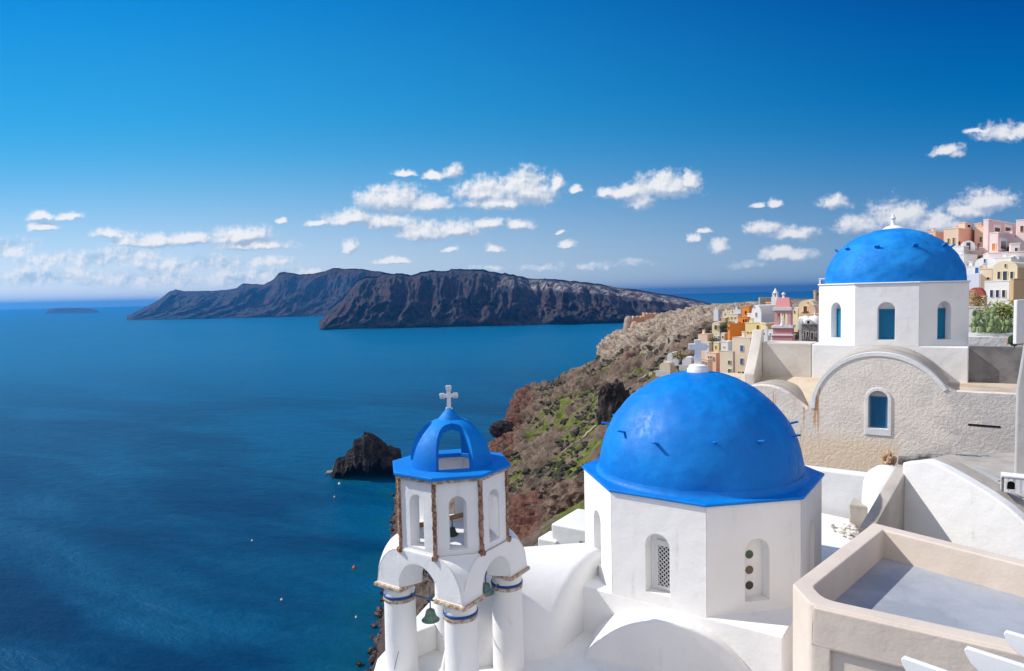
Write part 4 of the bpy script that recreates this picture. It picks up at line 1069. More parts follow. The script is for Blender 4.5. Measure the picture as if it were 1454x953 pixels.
def misc_mid():
    up = Vector((0, 0, 1)); r = Vector((.835, -.55, 0)); b = Vector((.55, .835, 0))
    # white retaining wall right of the drum
    mb = MB(); O = at(1120, 662, 24.0); O2 = Vector((O.x, O.y, 0)); zt = O.z
    mb.extr([(0, -14), (0, zt), (3.5, zt-.02), (3.5, -14)], O2, r, up, b*.5)
    o = mb.build('retaining_wall', WHITE, None, bevel=.06, segs=3); tag(o, 'smooth white retaining wall below the orange stained gable', 'wall')
    # lower white yard between the drum and the stairs
    mb = MB(); Zf = at(1200, 724, 23.4).z
    f = [at(1140, 724, 23.6), at(1262, 724, 21.6), at(1300, 800, 17.5), at(1120, 800, 17.5)]
    mb.prism([(p.x, p.y) for p in f], -14, Zf-.0); o = mb.build('white_yard', WHITE, None, bevel=.03); tag(o, 'small whitewashed yard between the blue dome and the stair', 'yard')
    # rounded white buttress
    c = at(1260, 700, 21.2); mb = MB(); mb.lathe([(.01, 1.38), (.3, 1.32), (.55, 1.12), (.68, .8), (.72, .3), (.74, -1.5), (.74, -3)], (c.x, c.y, at(1260, 722, 21.2).z), 32)
    o = mb.build('white_buttress', WHITE, None, smooth=True); tag(o, 'rounded white plaster buttress beside the stair', 'buttress')
    # heap of plaster rubble
    mb = MB(); rs = random.Random(3)
    c = atz(1210, 758, at(1200, 724, 23.4).z); c.z += .12
    for k in range(60):
        mb.ball((c.x+rs.gauss(0, .24), c.y+rs.gauss(0, .2), c.z+rs.uniform(-.15, .12)), rs.uniform(.04, .15), seed=k, amp=.35, n=1, sc=(1.2, 1, .7))
    o = mb.build('rubble_heap', stone('pale_rubble', (.82, .78, .72), (.66, .61, .54), None, 5, .03), weld=False); tag(o, 'heap of pale plaster rubble in the white yard', 'rubble')
    # grey stone block behind heap
    a = atz(1230, 752, at(1200, 724, 23.4).z); mb = MB(); M = Matrix.Rotation(math.atan2(r.y, r.x), 4, 'Z'); M.translation = Vector((a.x, a.y, a.z+.42)); mb.box((0, 0, 0), .9, .8, .9, M)
    o = mb.build('concrete_block', CONCRETE, None, bevel=.05); tag(o, 'rough grey concrete block beside the rubble heap', 'block')
    # orange rock stub and loose stones at the foot of the rough wall
    mb = MB(); rs = random.Random(8)
    for k in range(20):
        q = at(1262+rs.uniform(-6, 8), 652+rs.uniform(-8, 10), 24.2+rs.uniform(-.3, .3)); mb.ball(q, rs.uniform(.07, .15), seed=k, amp=.3, n=1, sc=(.8, .8, 1.3))
    o = mb.build('rock_stub', stone('orange_rock', (.55, .35, .2), (.35, .24, .16), None, 4, .05), weld=False); tag(o, 'broken orange brown rock stub at the foot of the gable wall', 'rock')
    mb = MB(); rs = random.Random(18)
    for k in range(9):
        q = at(1285+k*13+rs.uniform(-3, 3), 653+rs.uniform(-3, 3), 23.0-.12*k); M = Matrix.Rotation(rs.uniform(-.8, 0), 4, 'Z'); M.translation = q; mb.box((0, 0, 0), rs.uniform(.3, .55), .3, rs.uniform(.18, .34), M)
    o = mb.build('stone_row', RUBBLE, None, bevel=.05); tag(o, 'row of loose grey building stones along the rough wall foot', 'stones')
    # plank on the concrete roof
    p = at(1385, 668, 16.9); q = at(1421, 684, 16.0); mb = MB(); d = (q-p); n = Vector((-d.y, d.x, 0)).normalized()*.07
    mb.add([p-n, p+n, q+n, q-n, p-n+up*.03, p+n+up*.03, q+n+up*.03, q-n+up*.03], [(0, 3, 2, 1), (4, 5, 6, 7), (0, 1, 5, 4), (1, 2, 6, 5), (2, 3, 7, 6), (3, 0, 4, 7)])
    o = mb.build('plank', flat('grey_board', (.42, .43, .45)), None); tag(o, 'grey board lying on the concrete roof beside the chimney', 'board')
    # pipes bundle
    mb = MB(); rs = random.Random(4)
    for k in range(5):
        p = at(1335+rs.uniform(0, 20), 643+rs.uniform(0, 5), 22.6); q = at(1372+rs.uniform(0, 40), 648+rs.uniform(-3, 6), 21.8); mb.tube(p, q, .02)
    o = mb.build('pipes', flat('grey_pipe', (.25, .30, .33)), None); tag(o, 'thin grey pipes lying along the rough wall foot', 'pipes')
    # grey wall at the right edge
    T = MB(); a = at(1444, 552, 17.9); O = Vector((a.x, a.y, 0)); z = a.z
    T.extr([(-.03, -9), (0, z), (.14, z+1.2), (2, z+1.5), (2, -9)], O, r, up, b*.3)
    o = T.build('grey_side_wall', plaster('grey_plaster', (.46, .45, .44), (.36, .35, .34), dirt_amt=.3, bevel=.03), None, bevel=.05); tag(o, 'grey plastered wall at the right edge beside the rough stucco wall', 'wall')
misc_mid()

# ------------------------------------------------------------------ far domed church
C3 = (18.27, 32.78); TH3 = R_(-33.38); ZT3, ZB3 = .144, -2.60; RC3 = 3.3; AP3 = RC3*math.cos(R_(22.5)); HW3 = RC3*math.sin(R_(22.5))
def far_church():
    T = thing('domed_church', 'farther white church with matte blue dome above a rough stucco gable', 'church', (C3[0], C3[1], -8))
    up = Vector((0, 0, 1)); Cc = Vector((C3[0], C3[1], 0)); n = Vector((math.sin(TH3), -math.cos(TH3), 0)); r = Vector((math.cos(TH3), math.sin(TH3), 0))
    mb = MB(); wins = []
    for k in range(8):
        m = TH3+R_(45*k); O, rr, i = face_frame(C3, AP3, m)
        arch_panel(mb, O, rr, i, HW3, ZB3-.01, ZT3, .6, [(0.0, .345, ZB3+.26, -1.02, .34)], wb=HW3-.6*math.tan(R_(22.5)))
        if k in (0, 1, 7): wins.append((O, rr, i))
    mb.build('drum', WHITE, T)
    mb = MB(); mb.prism(octring(C3, RC3+.06, TH3+R_(22.5)), ZT3+.002, ZT3+.07); mb.build('cornice', WHITE, T, bevel=.02)
    mb = MB(); dome_mesh(mb, C3, 2.97, 2.56, ZT3+.06, 144, 56, .014, .96); mb.build('dome', BLUEF, T, smooth=True)
    for O, rr, i in wins:
        z0, z1 = ZB3+.27, -.98; hx = .30
        mb = MB(); q = O+i*.26
        for x0, x1, a, b in ((-hx, -hx+.05, z0, z1), (hx-.05, hx, z0, z1), (-hx+.05, hx-.05, z0, z0+.06), (-hx+.05, hx-.05, z1-.06, z1)): mb.extr([(x0, a), (x1, a), (x1, b), (x0, b)], q, rr, up, i*.05)
        wf = mb.build('window_frame', SHUT, T)
        mb = MB(); mb.extr([(-hx+.03, z0+.03), (hx-.03, z0+.03), (hx-.03, z1-.03), (-hx+.03, z1-.03)], O+i*.312, rr, up, i*.01); mb.build('backing', flat('teal_backing', (.004, .03, .08)), wf)
        mb = MB(); lattice(mb, O, rr, i, 0, hx-.05, z0+.06, z1-.06, .285, .13, .035); mb.build('lattice', flat('blue_lattice_paint', (.02, .27, .50)), wf)
    for k in range(10):
        a = R_(-29-87+36*k); lat = R_(38); nn = Vector((math.sin(a)*math.cos(lat), -math.cos(a)*math.cos(lat), math.sin(lat))); tt = Vector((math.cos(a), math.sin(a), 0))
        p = Vector((C3[0], C3[1], ZT3+.06))+Vector((nn.x*2.97, nn.y*2.97, nn.z*2.56)); out = nn; u2 = out.cross(tt)*-1
        M = Matrix((tt, out, u2)).transposed().to_4x4(); M.translation = p+out*.06
        mb = MB(); mb.box((0, 0, 0), .22, .28, .10, M); mb.build('step_peg', BLUEF, T, bevel=.03)
    mb = MB(); mb.lathe([(.52, -.12), (.46, .06), (.30, .17), (.13, .21), (.10, .27), (.08, .50), (.12, .53), (.12, .58), (.07, .62), (.045, .73), (.01, .75)], (C3[0], C3[1], ZT3+2.56), 20); mb.build('finial', WHITE, T, angle=35)
    # small white chimney at the back left edge of the roof
    p = at(1170, 404, 34.3); mb = MB(); M = Matrix.Rotation(TH3, 4, 'Z'); M.translation = p+up*.10
    mb.box((0, 0, .18), .42, .35, .07, M); mb.box((-.16, 0, .0), .09, .33, .3, M); mb.box((.16, 0, .0), .09, .33, .3, M); mb.build('roof_vent', WHITE, T)
    # square body
    def Lp(a, b): v = Cc+r*a+n*b; return (v.x, v.y)
    A = AP3+.004
    mb = MB(); mb.prism([Lp(-A, A), Lp(A, A), Lp(A, -A), Lp(-A, -A)], -8, ZB3); mb.build('body', WHITE, T, bevel=.04)
    # gable wall
    GO = Cc+n*6.5
    def top(t):
        if t < -6.25: return -5.2
        if t < -2.72:
            x = (t+4.5)/1.9; return -5.95+1.75*math.sqrt(max(0, 1-min(1, x*x)))+.0 if abs(x) < 1 else -5.3
        if t < -2.50: return -5.12
        if t < 0: return -5.12+2.5*math.sqrt(max(0, 1-(t/2.52)**2))
        if t < 2.38: return -2.62-(2.75-math.sqrt(max(0, 2.75**2-t*t)))*1.02
        return -4.05
    mb = MB(); O = GO; arch_panel(mb, O, r, -n, 7.6, -12, -4, .55, [(0.02, .36, -5.72, -4.52, .22)], top=lambda x: max(top(x), -5.35), seg=16)
    mb.build('gable_wall', STUCCO, T)
    mb = MB()
    prev = None
    # smooth white band along the gable arch
    pts = [(-2.49, -5.05)]+[(t, top(t)) for t in np.linspace(-2.46, 2.36, 60)]
    out = []; inn = []
    for k, (x, z) in enumerate(pts):
        x0, z0 = pts[max(k-1, 0)]; x1, z1 = pts[min(k+1, len(pts)-1)]; d = Vector((x1-x0, z1-z0)).normalized(); nn = Vector((d.y, -d.x))
        out.append((x-nn.x*.015, z-nn.y*.015)); inn.append((x+nn.x*.15, z+nn.y*.15))
    for k in range(len(pts)-1):
        P4 = [inn[k], inn[k+1], out[k+1], out[k]]
        f = [GO+n*.03+r*a+up*b_ for a, b_ in P4]+[GO-n*.3+r*a+up*b_ for a, b_ in P4]
        mb.add(f, [(0, 1, 2, 3), (0, 4, 5, 1), (3, 2, 6, 7)])
    mb.build('gable_band', WHITE, T, smooth=False, angle=60)
    # window surround, frame and lattice
    mb = MB()
    def arch_ring(w0, w1, zb, zs, d0, d1):
        A_ = [(-w0, zb)]+[(-w0*math.cos(math.pi*k/20), zs+w0*math.sin(math.pi*k/20)) for k in range(21)]+[(w0, zb)]
        B_ = [(-w1, zb-.28)]+[(-w1*math.cos(math.pi*k/20), zs+w1*math.sin(math.pi*k/20)) for k in range(21)]+[(w1, zb-.28)]
        for k in range(len(A_)-1):
            q = [A_[k], A_[k+1], B_[k+1], B_[k]]; f = [GO+r*(a+.02)+up*b_+n*d1 for a, b_ in q]+[GO+r*(a+.02)+up*b_-n*d0 for a, b_ in q]
            mb.add(f, [(0, 1, 2, 3), (3, 2, 6, 7), (0, 4, 5, 1)])
        q = [(-w0, zb), (w0, zb), (w1, zb-.28), (-w1, zb-.28)]; f = [GO+r*(a+.02)+up*b_+n*d1 for a, b_ in q]+[GO+r*(a+.02)+up*b_-n*d0 for a, b_ in q]
        mb.add(f, [(0, 1, 2, 3), (3, 2, 6, 7), (0, 4, 5, 1)])
    arch_ring(.35, .475, -5.70, -4.52, .1, .035)
    mb.build('window_surround', WHITE, T)
    mb = MB(); z0, z1 = -5.68, -4.42; hx = .30
    for x0, x1, a, b in ((-hx, -hx+.05, z0, z1), (hx-.05, hx, z0, z1), (-hx+.05, hx-.05, z0, z0+.06), (-hx+.05, hx-.05, z1-.06, z1)): mb.extr([(x0+.02, a), (x1+.02, a), (x1+.02, b), (x0+.02, b)], GO-n*.15, r, up, -n*.05)
    wf = mb.build('window_frame', SHUT, T)
    mb = MB(); mb.extr([(-hx+.05, z0+.03), (hx-.01, z0+.03), (hx-.01, z1-.03), (-hx+.05, z1-.03)], GO-n*.204, r, up, -n*.01); mb.build('backing', flat('grey_backing', (.14, .16, .2)), wf)
    mb = MB(); lattice(mb, GO, r, -n, .02, hx-.05, z0+.06, z1-.06, .175, .085, .028); mb.build('lattice', SHUT, wf)
    # vault roof behind the gable, flat dusty roof, small vault
    prof = [(x, z-.05) for x, z in ((t, top(t)) for t in np.linspace(-2.46, 2.36, 50))]; prof = [(-2.46, -6.5)]+prof+[(2.36, -6.5)]
    mb = MB(); mb.extr([(a, b_+.10) for a, b_ in prof], GO-n*.3, r, up, -n*(6.5-AP3-.32)); mb.build('vault_roof', CONCRETE, T, angle=50)
    c_ = 1.9
    prof = [(-4.5+c_*math.cos(math.pi*k/30), -5.95+1.72*math.sin(math.pi*k/30)) for k in range(31)]
    mb = MB(); mb.extr(prof+[(-6.4, -7)]+[(-2.6, -7)], GO-n*.5, r, up, -n*2.2) if False else mb.extr([(-2.6, -7)]+prof+[(-6.4, -7)], GO-n*.5, r, up, -n*2.2); mb.build('small_vault_roof', CONCRETE, T, angle=50)
    mb = MB()
    q = lambda a, b: GO+r*a-n*b
    L4 = 6.5-AP3
    pl = [q(2.3, .5), q(8.5, .5), q(8.5, 9), q(2.3, L4+.2)]; mb.prism([(v.x, v.y) for v in pl], -8, -4.10)
    pl = [q(-8, .4), q(-2.3, .4), q(-2.3, L4+.1), q(-8, L4+.1)]; mb.prism([(v.x, v.y) for v in pl], -8, [-5.45, -5.3, -4.12, -4.12])
    mb.build('flat_roof', DUSTROOF, T)
    # weathered wall left of the body with its curved buttress
    mb = MB(); mb.extr([(-A-2.25, -8), (-A-.01, -8), (-A-.01, ZB3+.03), (-A-2.25, ZB3+.05)], Cc+n*A, r, up, -n*1.5); mb.build('side_wall', PALECON, T, bevel=.05)
    mb = MB(); pr = [(0, -8)]+[(0, -1.95), (.25, -1.93)]+[(.25+1.6*k/8, -1.93-2.0*(k/8)**.8) for k in range(1, 9)]+[(1.95, -8)]
    mb.extr(pr, Cc+n*(A-.4)-r*(A+2.75), n, up, r*.5); mb.build('curved_buttress', PALECON, T, bevel=.06, segs=3)
    # dark concrete back wall on the right
    mb = MB(); mb.extr([(A+.02, -8), (A+4.5, -8), (A+4.5, ZB3-.02), (A+.02, ZB3+.02)], Cc+n*(A-.35), r, up, -n*.35); mb.build('back_wall', DARKCON, T)
    # dark slot in the rough wall
    p0 = 3.05; mb = MB(); mb.extr([(p0, -5.32), (p0+1.0, -5.33), (p0+1.0, -5.25), (p0, -5.24)], GO+n*.01, r, up, -n*.05); mb.build('slot', DARK, T)
    return T
far_church()

# ------------------------------------------------------------------ cactus, planter, flower pot, white panel wall
def garden():
    up = Vector((0, 0, 1))
    r = Vector((math.cos(TH3), math.sin(TH3), 0))
    a = at(1376, 477, 42)
    mb = MB(); O = Vector((a.x, a.y, 0)); n = Vector((math.sin(TH3), -math.cos(TH3), 0))
    mb.extr([(-.3, a.z-.75), (4.6, a.z-.75), (4.6, a.z-.04), (-.3, a.z-.04)], O, r, up, -n*4.4); o = mb.build('planter', plaster('rough_white_plaster', (.68, .66, .64), (.55, .53, .51), bevel=0, bs=.8, bd=.05), None, bevel=.03); tag(o, 'white rough planter box holding the prickly pear', 'planter')
    mat, g, b = newmat('cactus_pad'); p = pos(g)
    g.L(g.mix(g.ramp(g.noise(p, 2.2, 4), .38, .62), (.11, .18, .07), (.27, .34, .14)), b.inputs['Base Color']); b.inputs['Roughness'].default_value = .6
    bump(g, b, g.noise(p, 30, 3), .4, .01)
    T = thing('prickly_pear', 'grey green prickly pear cactus in the white planter below the cream house', 'cactus', (a.x+1, a.y, a.z))
    mb = MB(); rs = random.Random(12)
    def pad(c, s, az, tilt):
        M = Matrix.Translation(c) @ Matrix.Rotation(az, 4, 'Z') @ Matrix.Rotation(tilt, 4, 'Y') @ Matrix.Diagonal((s*.62, s*.16, s, 1))
        vs, fs = ICO[2]; mb.add([M @ Vector(v) for v in vs], fs)
        return M @ Vector((0, 0, .95))
    for k in range(74):
        px = rs.uniform(1380, 1440); Y = rs.uniform(41.5, 45.0)
        c = at(px, 472, Y); s = rs.uniform(.16, .27); az = rs.uniform(0, 3.1); base = c
        hgt = rs.choice([1, 2, 2, 3, 3, 4]) if px < 1425 else rs.choice([1, 2, 2, 3])
        for j in range(hgt):
            t = rs.uniform(-.7, .7); top_ = pad(base+up*s*.8, s, az+rs.uniform(-1, 1), t); base = top_; s *= rs.uniform(.85, 1.0)
    mb.build('pads', mat, T, smooth=True, weld=False)
    # yellow green leafy shrub behind it
    m2, g, b = newmat('yellow_leaves'); p = pos(g)
    g.L(g.mix(g.ramp(g.noise(p, 2.5, 4), .4, .6), (.10, .15, .02), (.30, .30, .03)), b.inputs['Base Color']); b.inputs['Roughness'].default_value = .6
    def leafbush(name, label, cpx, cpy, Y, rx, rz, nleaf, mat, seed, s=.09, cat='shrub', group=None):
        c = at(cpx, cpy, Y); T = thing(name, label, cat, (c.x, c.y, c.z-rz), group); rs = np.random.default_rng(seed)
        mb = MB()
        for k in range(7): 
            e = c+Vector((rs.normal(0, rx*.4), rs.normal(0, rx*.3), rs.uniform(0, rz*.7))); mb.tube(c-up*rz, e, .02*max(1, Y/60), 6, .01)
        mb.build('stem', WOOD, T)
        mb = MB()
        for k in range(nleaf):
            d = Vector(rs.normal(size=3)); d.normalize(); q = c+Vector((d.x*rx, d.y*rx, d.z*rz))*rs.uniform(.35, 1.05)
            t = Vector(rs.normal(size=3)).normalized(); u_ = t.orthogonal().normalized(); L_ = s*rs.uniform(.7, 1.5)
            mb.add([q, q+t*L_+u_*L_*.4, q+t*L_*2, q+t*L_-u_*L_*.4], [(0, 1, 2, 3)])
        mb.build('foliage', mat, T, weld=False)
    leafbush('shrub', 'yellow green leafy shrub behind the prickly pear', 1422, 443, 47, 1.5, .75, 1200, m2, 2, .12)
    global LB; LB = leafbush; global YL; YL = m2
    # flower pot with clipped plant
    p = at(1450, 489, 26.8); T = thing('flower_pot', 'terracotta pot beside the white panel wall', 'flower pot', tuple(p))
    mb = MB(); mb.lathe([(.01, 0), (.20, 0), (.27, .34), (.29, .34), (.29, .40), (.24, .40), (.22, .34), (.01, .33)], tuple(p), 24); mb.build('pot', flat('terracotta', (.42, .15, .07)), T, angle=40)
    m3 = flat('dark_green_leaf', (.025, .05, .018))
    q = at(1440.5, 483, 26.8); mb = MB(); mb.ball(q, .22, 3, .15, 3); mb.tube(q, q-up*.3, .02)
    o = mb.build('round_shrub', m3, None, weld=False); tag(o, 'small round dark clipped bush beside the terracotta pot', 'shrub')
    q = at(1434.5, 489, 27); mb = MB(); mb.lathe([(.01, 0), (.11, 0), (.15, .12), (.13, .20), (.01, .21)], tuple(q), 20); o = mb.build('clay_pot', flat('pale_clay', (.5, .24, .15)), None, smooth=True); tag(o, 'small pale clay pot left of the round clipped bush', 'pot')
    # white panel wall
    a = at(1445, 426, 26.2); O = Vector((a.x, a.y, 0)); mb = MB(); m = R_(28); rr = Vector((math.cos(m), math.sin(m), 0)); bb = Vector((-math.sin(m), math.cos(m), 0))
    z1 = at(1445, 487, 26.2).z+1.15
    mb.extr([(0, z1-1.2), (0, a.z), (2.6, a.z+.05), (2.6, z1-1.2)], O, rr, up, bb*.14); o = mb.build('white_end_wall', WHITE, None, bevel=.03); tag(o, 'plain white wall at the right edge beside the flower pot', 'wall')
garden()

# ------------------------------------------------------------------ houses of the village
def fc(name, c): return flat(name, c, .85, sc=.25, bs=.25)
M_ = dict(white=WHITE2, lav=fc('lavender_wall', (.66, .70, .82)), peach=fc('peach_wall', (.80, .58, .43)), salmon=fc('salmon_wall', (.74, .40, .28)), pink=fc('pink_wall', (.74, .50, .49)), palepink=fc('pale_pink_wall', (.82, .66, .62)),  # lav also puts the shade of white walls into the colour
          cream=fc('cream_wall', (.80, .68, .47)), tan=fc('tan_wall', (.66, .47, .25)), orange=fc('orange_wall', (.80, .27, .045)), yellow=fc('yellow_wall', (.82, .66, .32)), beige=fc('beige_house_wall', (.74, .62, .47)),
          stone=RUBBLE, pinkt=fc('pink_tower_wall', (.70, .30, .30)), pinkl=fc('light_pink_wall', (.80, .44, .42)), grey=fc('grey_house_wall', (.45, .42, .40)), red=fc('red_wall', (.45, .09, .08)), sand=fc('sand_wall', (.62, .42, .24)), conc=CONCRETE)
PM = dict(g=PANE, b=PANEB, v=PANEG, d=WOODD, o=ORDOOR, k=DARK)
def house(name, label, cat, c, l, r, pt, pb, Y, yaw, mat, matR=None, wins=(), roof='flat', group='village houses on the ridge', trim=None, base=3.0, vault_rise=None, parapet=.35):  # matR: second tone for the right wall, mostly shade put into the colour
    """c,l,r: pixels of the near vertical edge, left end and right end; left face normal is (-sin yaw,-cos yaw)"""
    up = Vector((0, 0, 1)); y = R_(yaw)
    dL = Vector((-math.cos(y), math.sin(y), 0)); dR = Vector((math.sin(y), math.cos(y), 0))
    K = at(c, pt, Y); zb = at(c, pb, Y).z-base; K0 = Vector((K.x, K.y, 0))
    def solve(d, px):
        lo, hi = 0.0, 60.0; f0 = pxof(K)
        for _ in range(40):
            mid = (lo+hi)/2; v = pxof(K+d*mid)
            if (px < f0 and v > px) or (px >= f0 and v < px): lo = mid
            else: hi = mid
        return max(lo, .3)
    A = min(solve(dL, l), 45) if l < c-.2 else 4.0
    B = min(solve(dR, r), 25) if r > c+.2 else 5.0
    T = thing(name, label, cat, (K.x, K.y, zb), group)
    H = K.z
    def pt_(a, b, z): return K0+dL*a+dR*b+up*z
    if roof == 'vault':
        rise = vault_rise or A*.38; n = 18
        prof = [(0, zb), (0, H-rise)]+[(A/2-A/2*math.cos(math.pi*k/n), H-rise+rise*math.sin(math.pi*k/n)) for k in range(1, n)]+[(A, H-rise), (A, zb)]
        mb = MB(); mb.extr(prof, K0, dL, up, dR*B); mb.build('wall', M_[mat], T, angle=35)
        if matR:
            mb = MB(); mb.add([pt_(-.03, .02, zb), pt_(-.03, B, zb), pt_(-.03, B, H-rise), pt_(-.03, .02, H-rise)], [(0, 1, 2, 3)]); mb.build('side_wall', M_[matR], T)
    else:
        mb = MB(); mb.extr([(0, zb), (A, zb), (A, H), (0, H)], K0, dL, up, dR*B)
        mb.build('wall', M_[mat], T, bevel=.08)
        if matR and matR != mat:
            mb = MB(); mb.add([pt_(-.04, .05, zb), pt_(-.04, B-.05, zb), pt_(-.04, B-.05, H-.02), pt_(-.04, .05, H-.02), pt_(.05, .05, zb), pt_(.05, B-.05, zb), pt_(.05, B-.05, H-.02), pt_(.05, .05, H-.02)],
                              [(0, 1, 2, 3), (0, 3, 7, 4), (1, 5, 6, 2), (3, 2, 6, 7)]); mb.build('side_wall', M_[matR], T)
        # parapet coping
        if parapet:
            mb = MB(); w = .18; tp = M_[trim] if trim else WHITE2
            z0, z1 = H+.004, H+parapet*.5
            for (a0, a1, b0, b1) in ((-.05, A+.05, -.05, w), (-.05, A+.05, B-w, B+.05), (-.05, w, w, B-w), (A-w, A+.05, w, B-w)):
                vs = [pt_(a0, b0, z0), pt_(a1, b0, z0), pt_(a1, b1, z0), pt_(a0, b1, z0), pt_(a0, b0, z1), pt_(a1, b0, z1), pt_(a1, b1, z1), pt_(a0, b1, z1)]
                mb.add(vs, [(0, 3, 2, 1), (4, 5, 6, 7), (0, 1, 5, 4), (1, 2, 6, 5), (2, 3, 7, 6), (3, 0, 4, 7)])
            mb.build('parapet', tp if roof != 'plain' else M_[mat], T)
    hs_ = sum(map(ord, label)) % 3
    if roof == 'flat' and name == 'house' and A > 1.5 and B > 1.5 and hs_ < 2 and parapet:
        mb = MB(); q = pt_(A*.7, B*.5, H); M = Matrix.Rotation(-y, 4, 'Z'); M.translation = q
        mb.box((0, 0, .45), .55, .5, .9, M); mb.box((0, 0, .98), .7, .65, .12, M); mb.build('chimney', M_[mat], T)
    for wn in wins:
        x0, y0, x1, y1, kind = wn[:5]; face = 'L' if (x0+x1)/2 < c else 'R'; frame_m = WHITE2 if len(wn) > 5 and wn[5] == 'w' else M_[mat]
        d = dL if face == 'L' else dR; nrm = -dR if face == 'L' else Vector((math.cos(y), -math.sin(y), 0)); off = .0 if face == 'L' or not matR else .045
        def hit(px, py):
            q = ray(px, py); t_ = (K0+nrm*off).dot(nrm)/q.dot(nrm); return q*t_
        p, q = hit(x0, y0), hit(x1, y1); w = abs((q-p).dot(d)); h = abs(p.z-q.z); cc = (p+q)/2
        if w > 8 or h > 8: continue
        fw_ = max(.07, w*.16); kw = w/2; kh = h/2
        mb = MB()
        O = cc+nrm*.10
        big = fw_*(1.0 if len(wn) > 5 and wn[5] == 'w' else .7)
        for a0, a1, b0, b1 in ((-kw-big, -kw, -kh, kh+big), (kw, kw+big, -kh, kh+big), (-kw, kw, kh, kh+big), (-kw-big, kw+big, -kh-big*.6, -kh)):
            mb.extr([(a0, b0), (a1, b0), (a1, b1), (a0, b1)], O, d, up, -nrm*.13)
        fr = mb.build('window' if kind not in 'do' else 'door', frame_m, T)
        mb = MB(); mb.extr([(-kw, -kh), (kw, -kh), (kw, kh), (-kw, kh)], cc+nrm*.03, d, up, -nrm*.04); pn_ = mb.build('pane' if kind not in 'do' else 'leaf', PM[kind], fr)
        if kind in 'g' and w > .7:
            mb = MB(); mb.extr([(-.03, -kh), (.03, -kh), (.03, kh), (-.03, kh)], cc+nrm*.05, d, up, -nrm*.03); mb.extr([(-kw, -.03+kh*.3), (kw, -.03+kh*.3), (kw, .03+kh*.3), (-kw, .03+kh*.3)], cc+nrm*.046, d, up, -nrm*.025); mb.build('glazing_bar', M_[mat] if kind == 'g' else WHITE2, fr)
    return T
RG = 'houses on the upper right ridge'; MG = 'houses on the middle ridge'
H = house
# upper right
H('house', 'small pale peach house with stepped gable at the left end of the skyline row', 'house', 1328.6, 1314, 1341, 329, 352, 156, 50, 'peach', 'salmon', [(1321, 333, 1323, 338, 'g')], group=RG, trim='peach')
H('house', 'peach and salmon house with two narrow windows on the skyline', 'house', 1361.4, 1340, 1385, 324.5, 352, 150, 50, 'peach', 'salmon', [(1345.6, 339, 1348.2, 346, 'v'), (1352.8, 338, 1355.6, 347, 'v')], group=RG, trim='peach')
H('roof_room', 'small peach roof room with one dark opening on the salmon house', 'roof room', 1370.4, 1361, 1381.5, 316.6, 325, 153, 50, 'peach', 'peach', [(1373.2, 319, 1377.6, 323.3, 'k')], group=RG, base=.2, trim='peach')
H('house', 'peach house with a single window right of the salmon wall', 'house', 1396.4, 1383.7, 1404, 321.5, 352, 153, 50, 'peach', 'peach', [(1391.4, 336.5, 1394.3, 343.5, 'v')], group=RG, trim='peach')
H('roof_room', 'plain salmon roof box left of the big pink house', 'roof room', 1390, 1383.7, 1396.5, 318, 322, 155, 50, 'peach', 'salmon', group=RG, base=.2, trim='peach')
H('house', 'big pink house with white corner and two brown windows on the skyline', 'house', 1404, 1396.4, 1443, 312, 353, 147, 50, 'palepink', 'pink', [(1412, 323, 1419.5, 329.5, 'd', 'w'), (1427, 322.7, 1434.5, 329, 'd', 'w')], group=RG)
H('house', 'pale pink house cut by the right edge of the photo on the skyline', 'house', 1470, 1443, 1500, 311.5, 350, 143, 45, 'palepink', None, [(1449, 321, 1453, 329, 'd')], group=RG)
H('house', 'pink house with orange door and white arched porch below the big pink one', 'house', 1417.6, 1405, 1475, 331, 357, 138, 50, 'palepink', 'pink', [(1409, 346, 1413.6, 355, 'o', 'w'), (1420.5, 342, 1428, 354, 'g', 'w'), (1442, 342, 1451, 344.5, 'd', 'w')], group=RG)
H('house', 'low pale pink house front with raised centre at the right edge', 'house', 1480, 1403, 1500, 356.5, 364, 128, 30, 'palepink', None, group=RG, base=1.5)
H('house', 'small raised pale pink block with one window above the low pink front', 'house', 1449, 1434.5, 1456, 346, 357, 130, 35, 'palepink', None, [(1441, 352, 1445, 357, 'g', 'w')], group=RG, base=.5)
H('terrace_wall', 'white terrace wall with side in grey shade tone under the peach skyline houses', 'wall', 1368.5, 1344, 1405, 350, 362, 140, 50, 'white', 'grey', group=RG)
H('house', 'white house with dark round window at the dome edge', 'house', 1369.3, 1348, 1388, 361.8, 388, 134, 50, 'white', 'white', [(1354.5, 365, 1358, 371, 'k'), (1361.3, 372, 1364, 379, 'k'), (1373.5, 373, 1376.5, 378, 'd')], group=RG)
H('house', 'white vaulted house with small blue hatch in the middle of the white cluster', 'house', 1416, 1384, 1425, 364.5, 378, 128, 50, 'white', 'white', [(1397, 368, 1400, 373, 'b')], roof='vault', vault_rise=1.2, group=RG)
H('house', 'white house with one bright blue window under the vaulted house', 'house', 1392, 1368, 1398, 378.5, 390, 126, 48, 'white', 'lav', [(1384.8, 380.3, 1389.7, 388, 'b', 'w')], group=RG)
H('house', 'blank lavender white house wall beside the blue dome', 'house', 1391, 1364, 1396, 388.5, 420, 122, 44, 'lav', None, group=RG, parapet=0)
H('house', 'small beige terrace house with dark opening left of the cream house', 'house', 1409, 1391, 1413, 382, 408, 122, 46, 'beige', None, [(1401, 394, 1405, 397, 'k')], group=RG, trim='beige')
H('house', 'white vaulted roof house behind the cream gabled house', 'house', 1447, 1433, 1480, 362, 380, 126, 46, 'white', 'lav', [(1439.5, 364, 1441.5, 366, 'k')], roof='vault', group=RG)
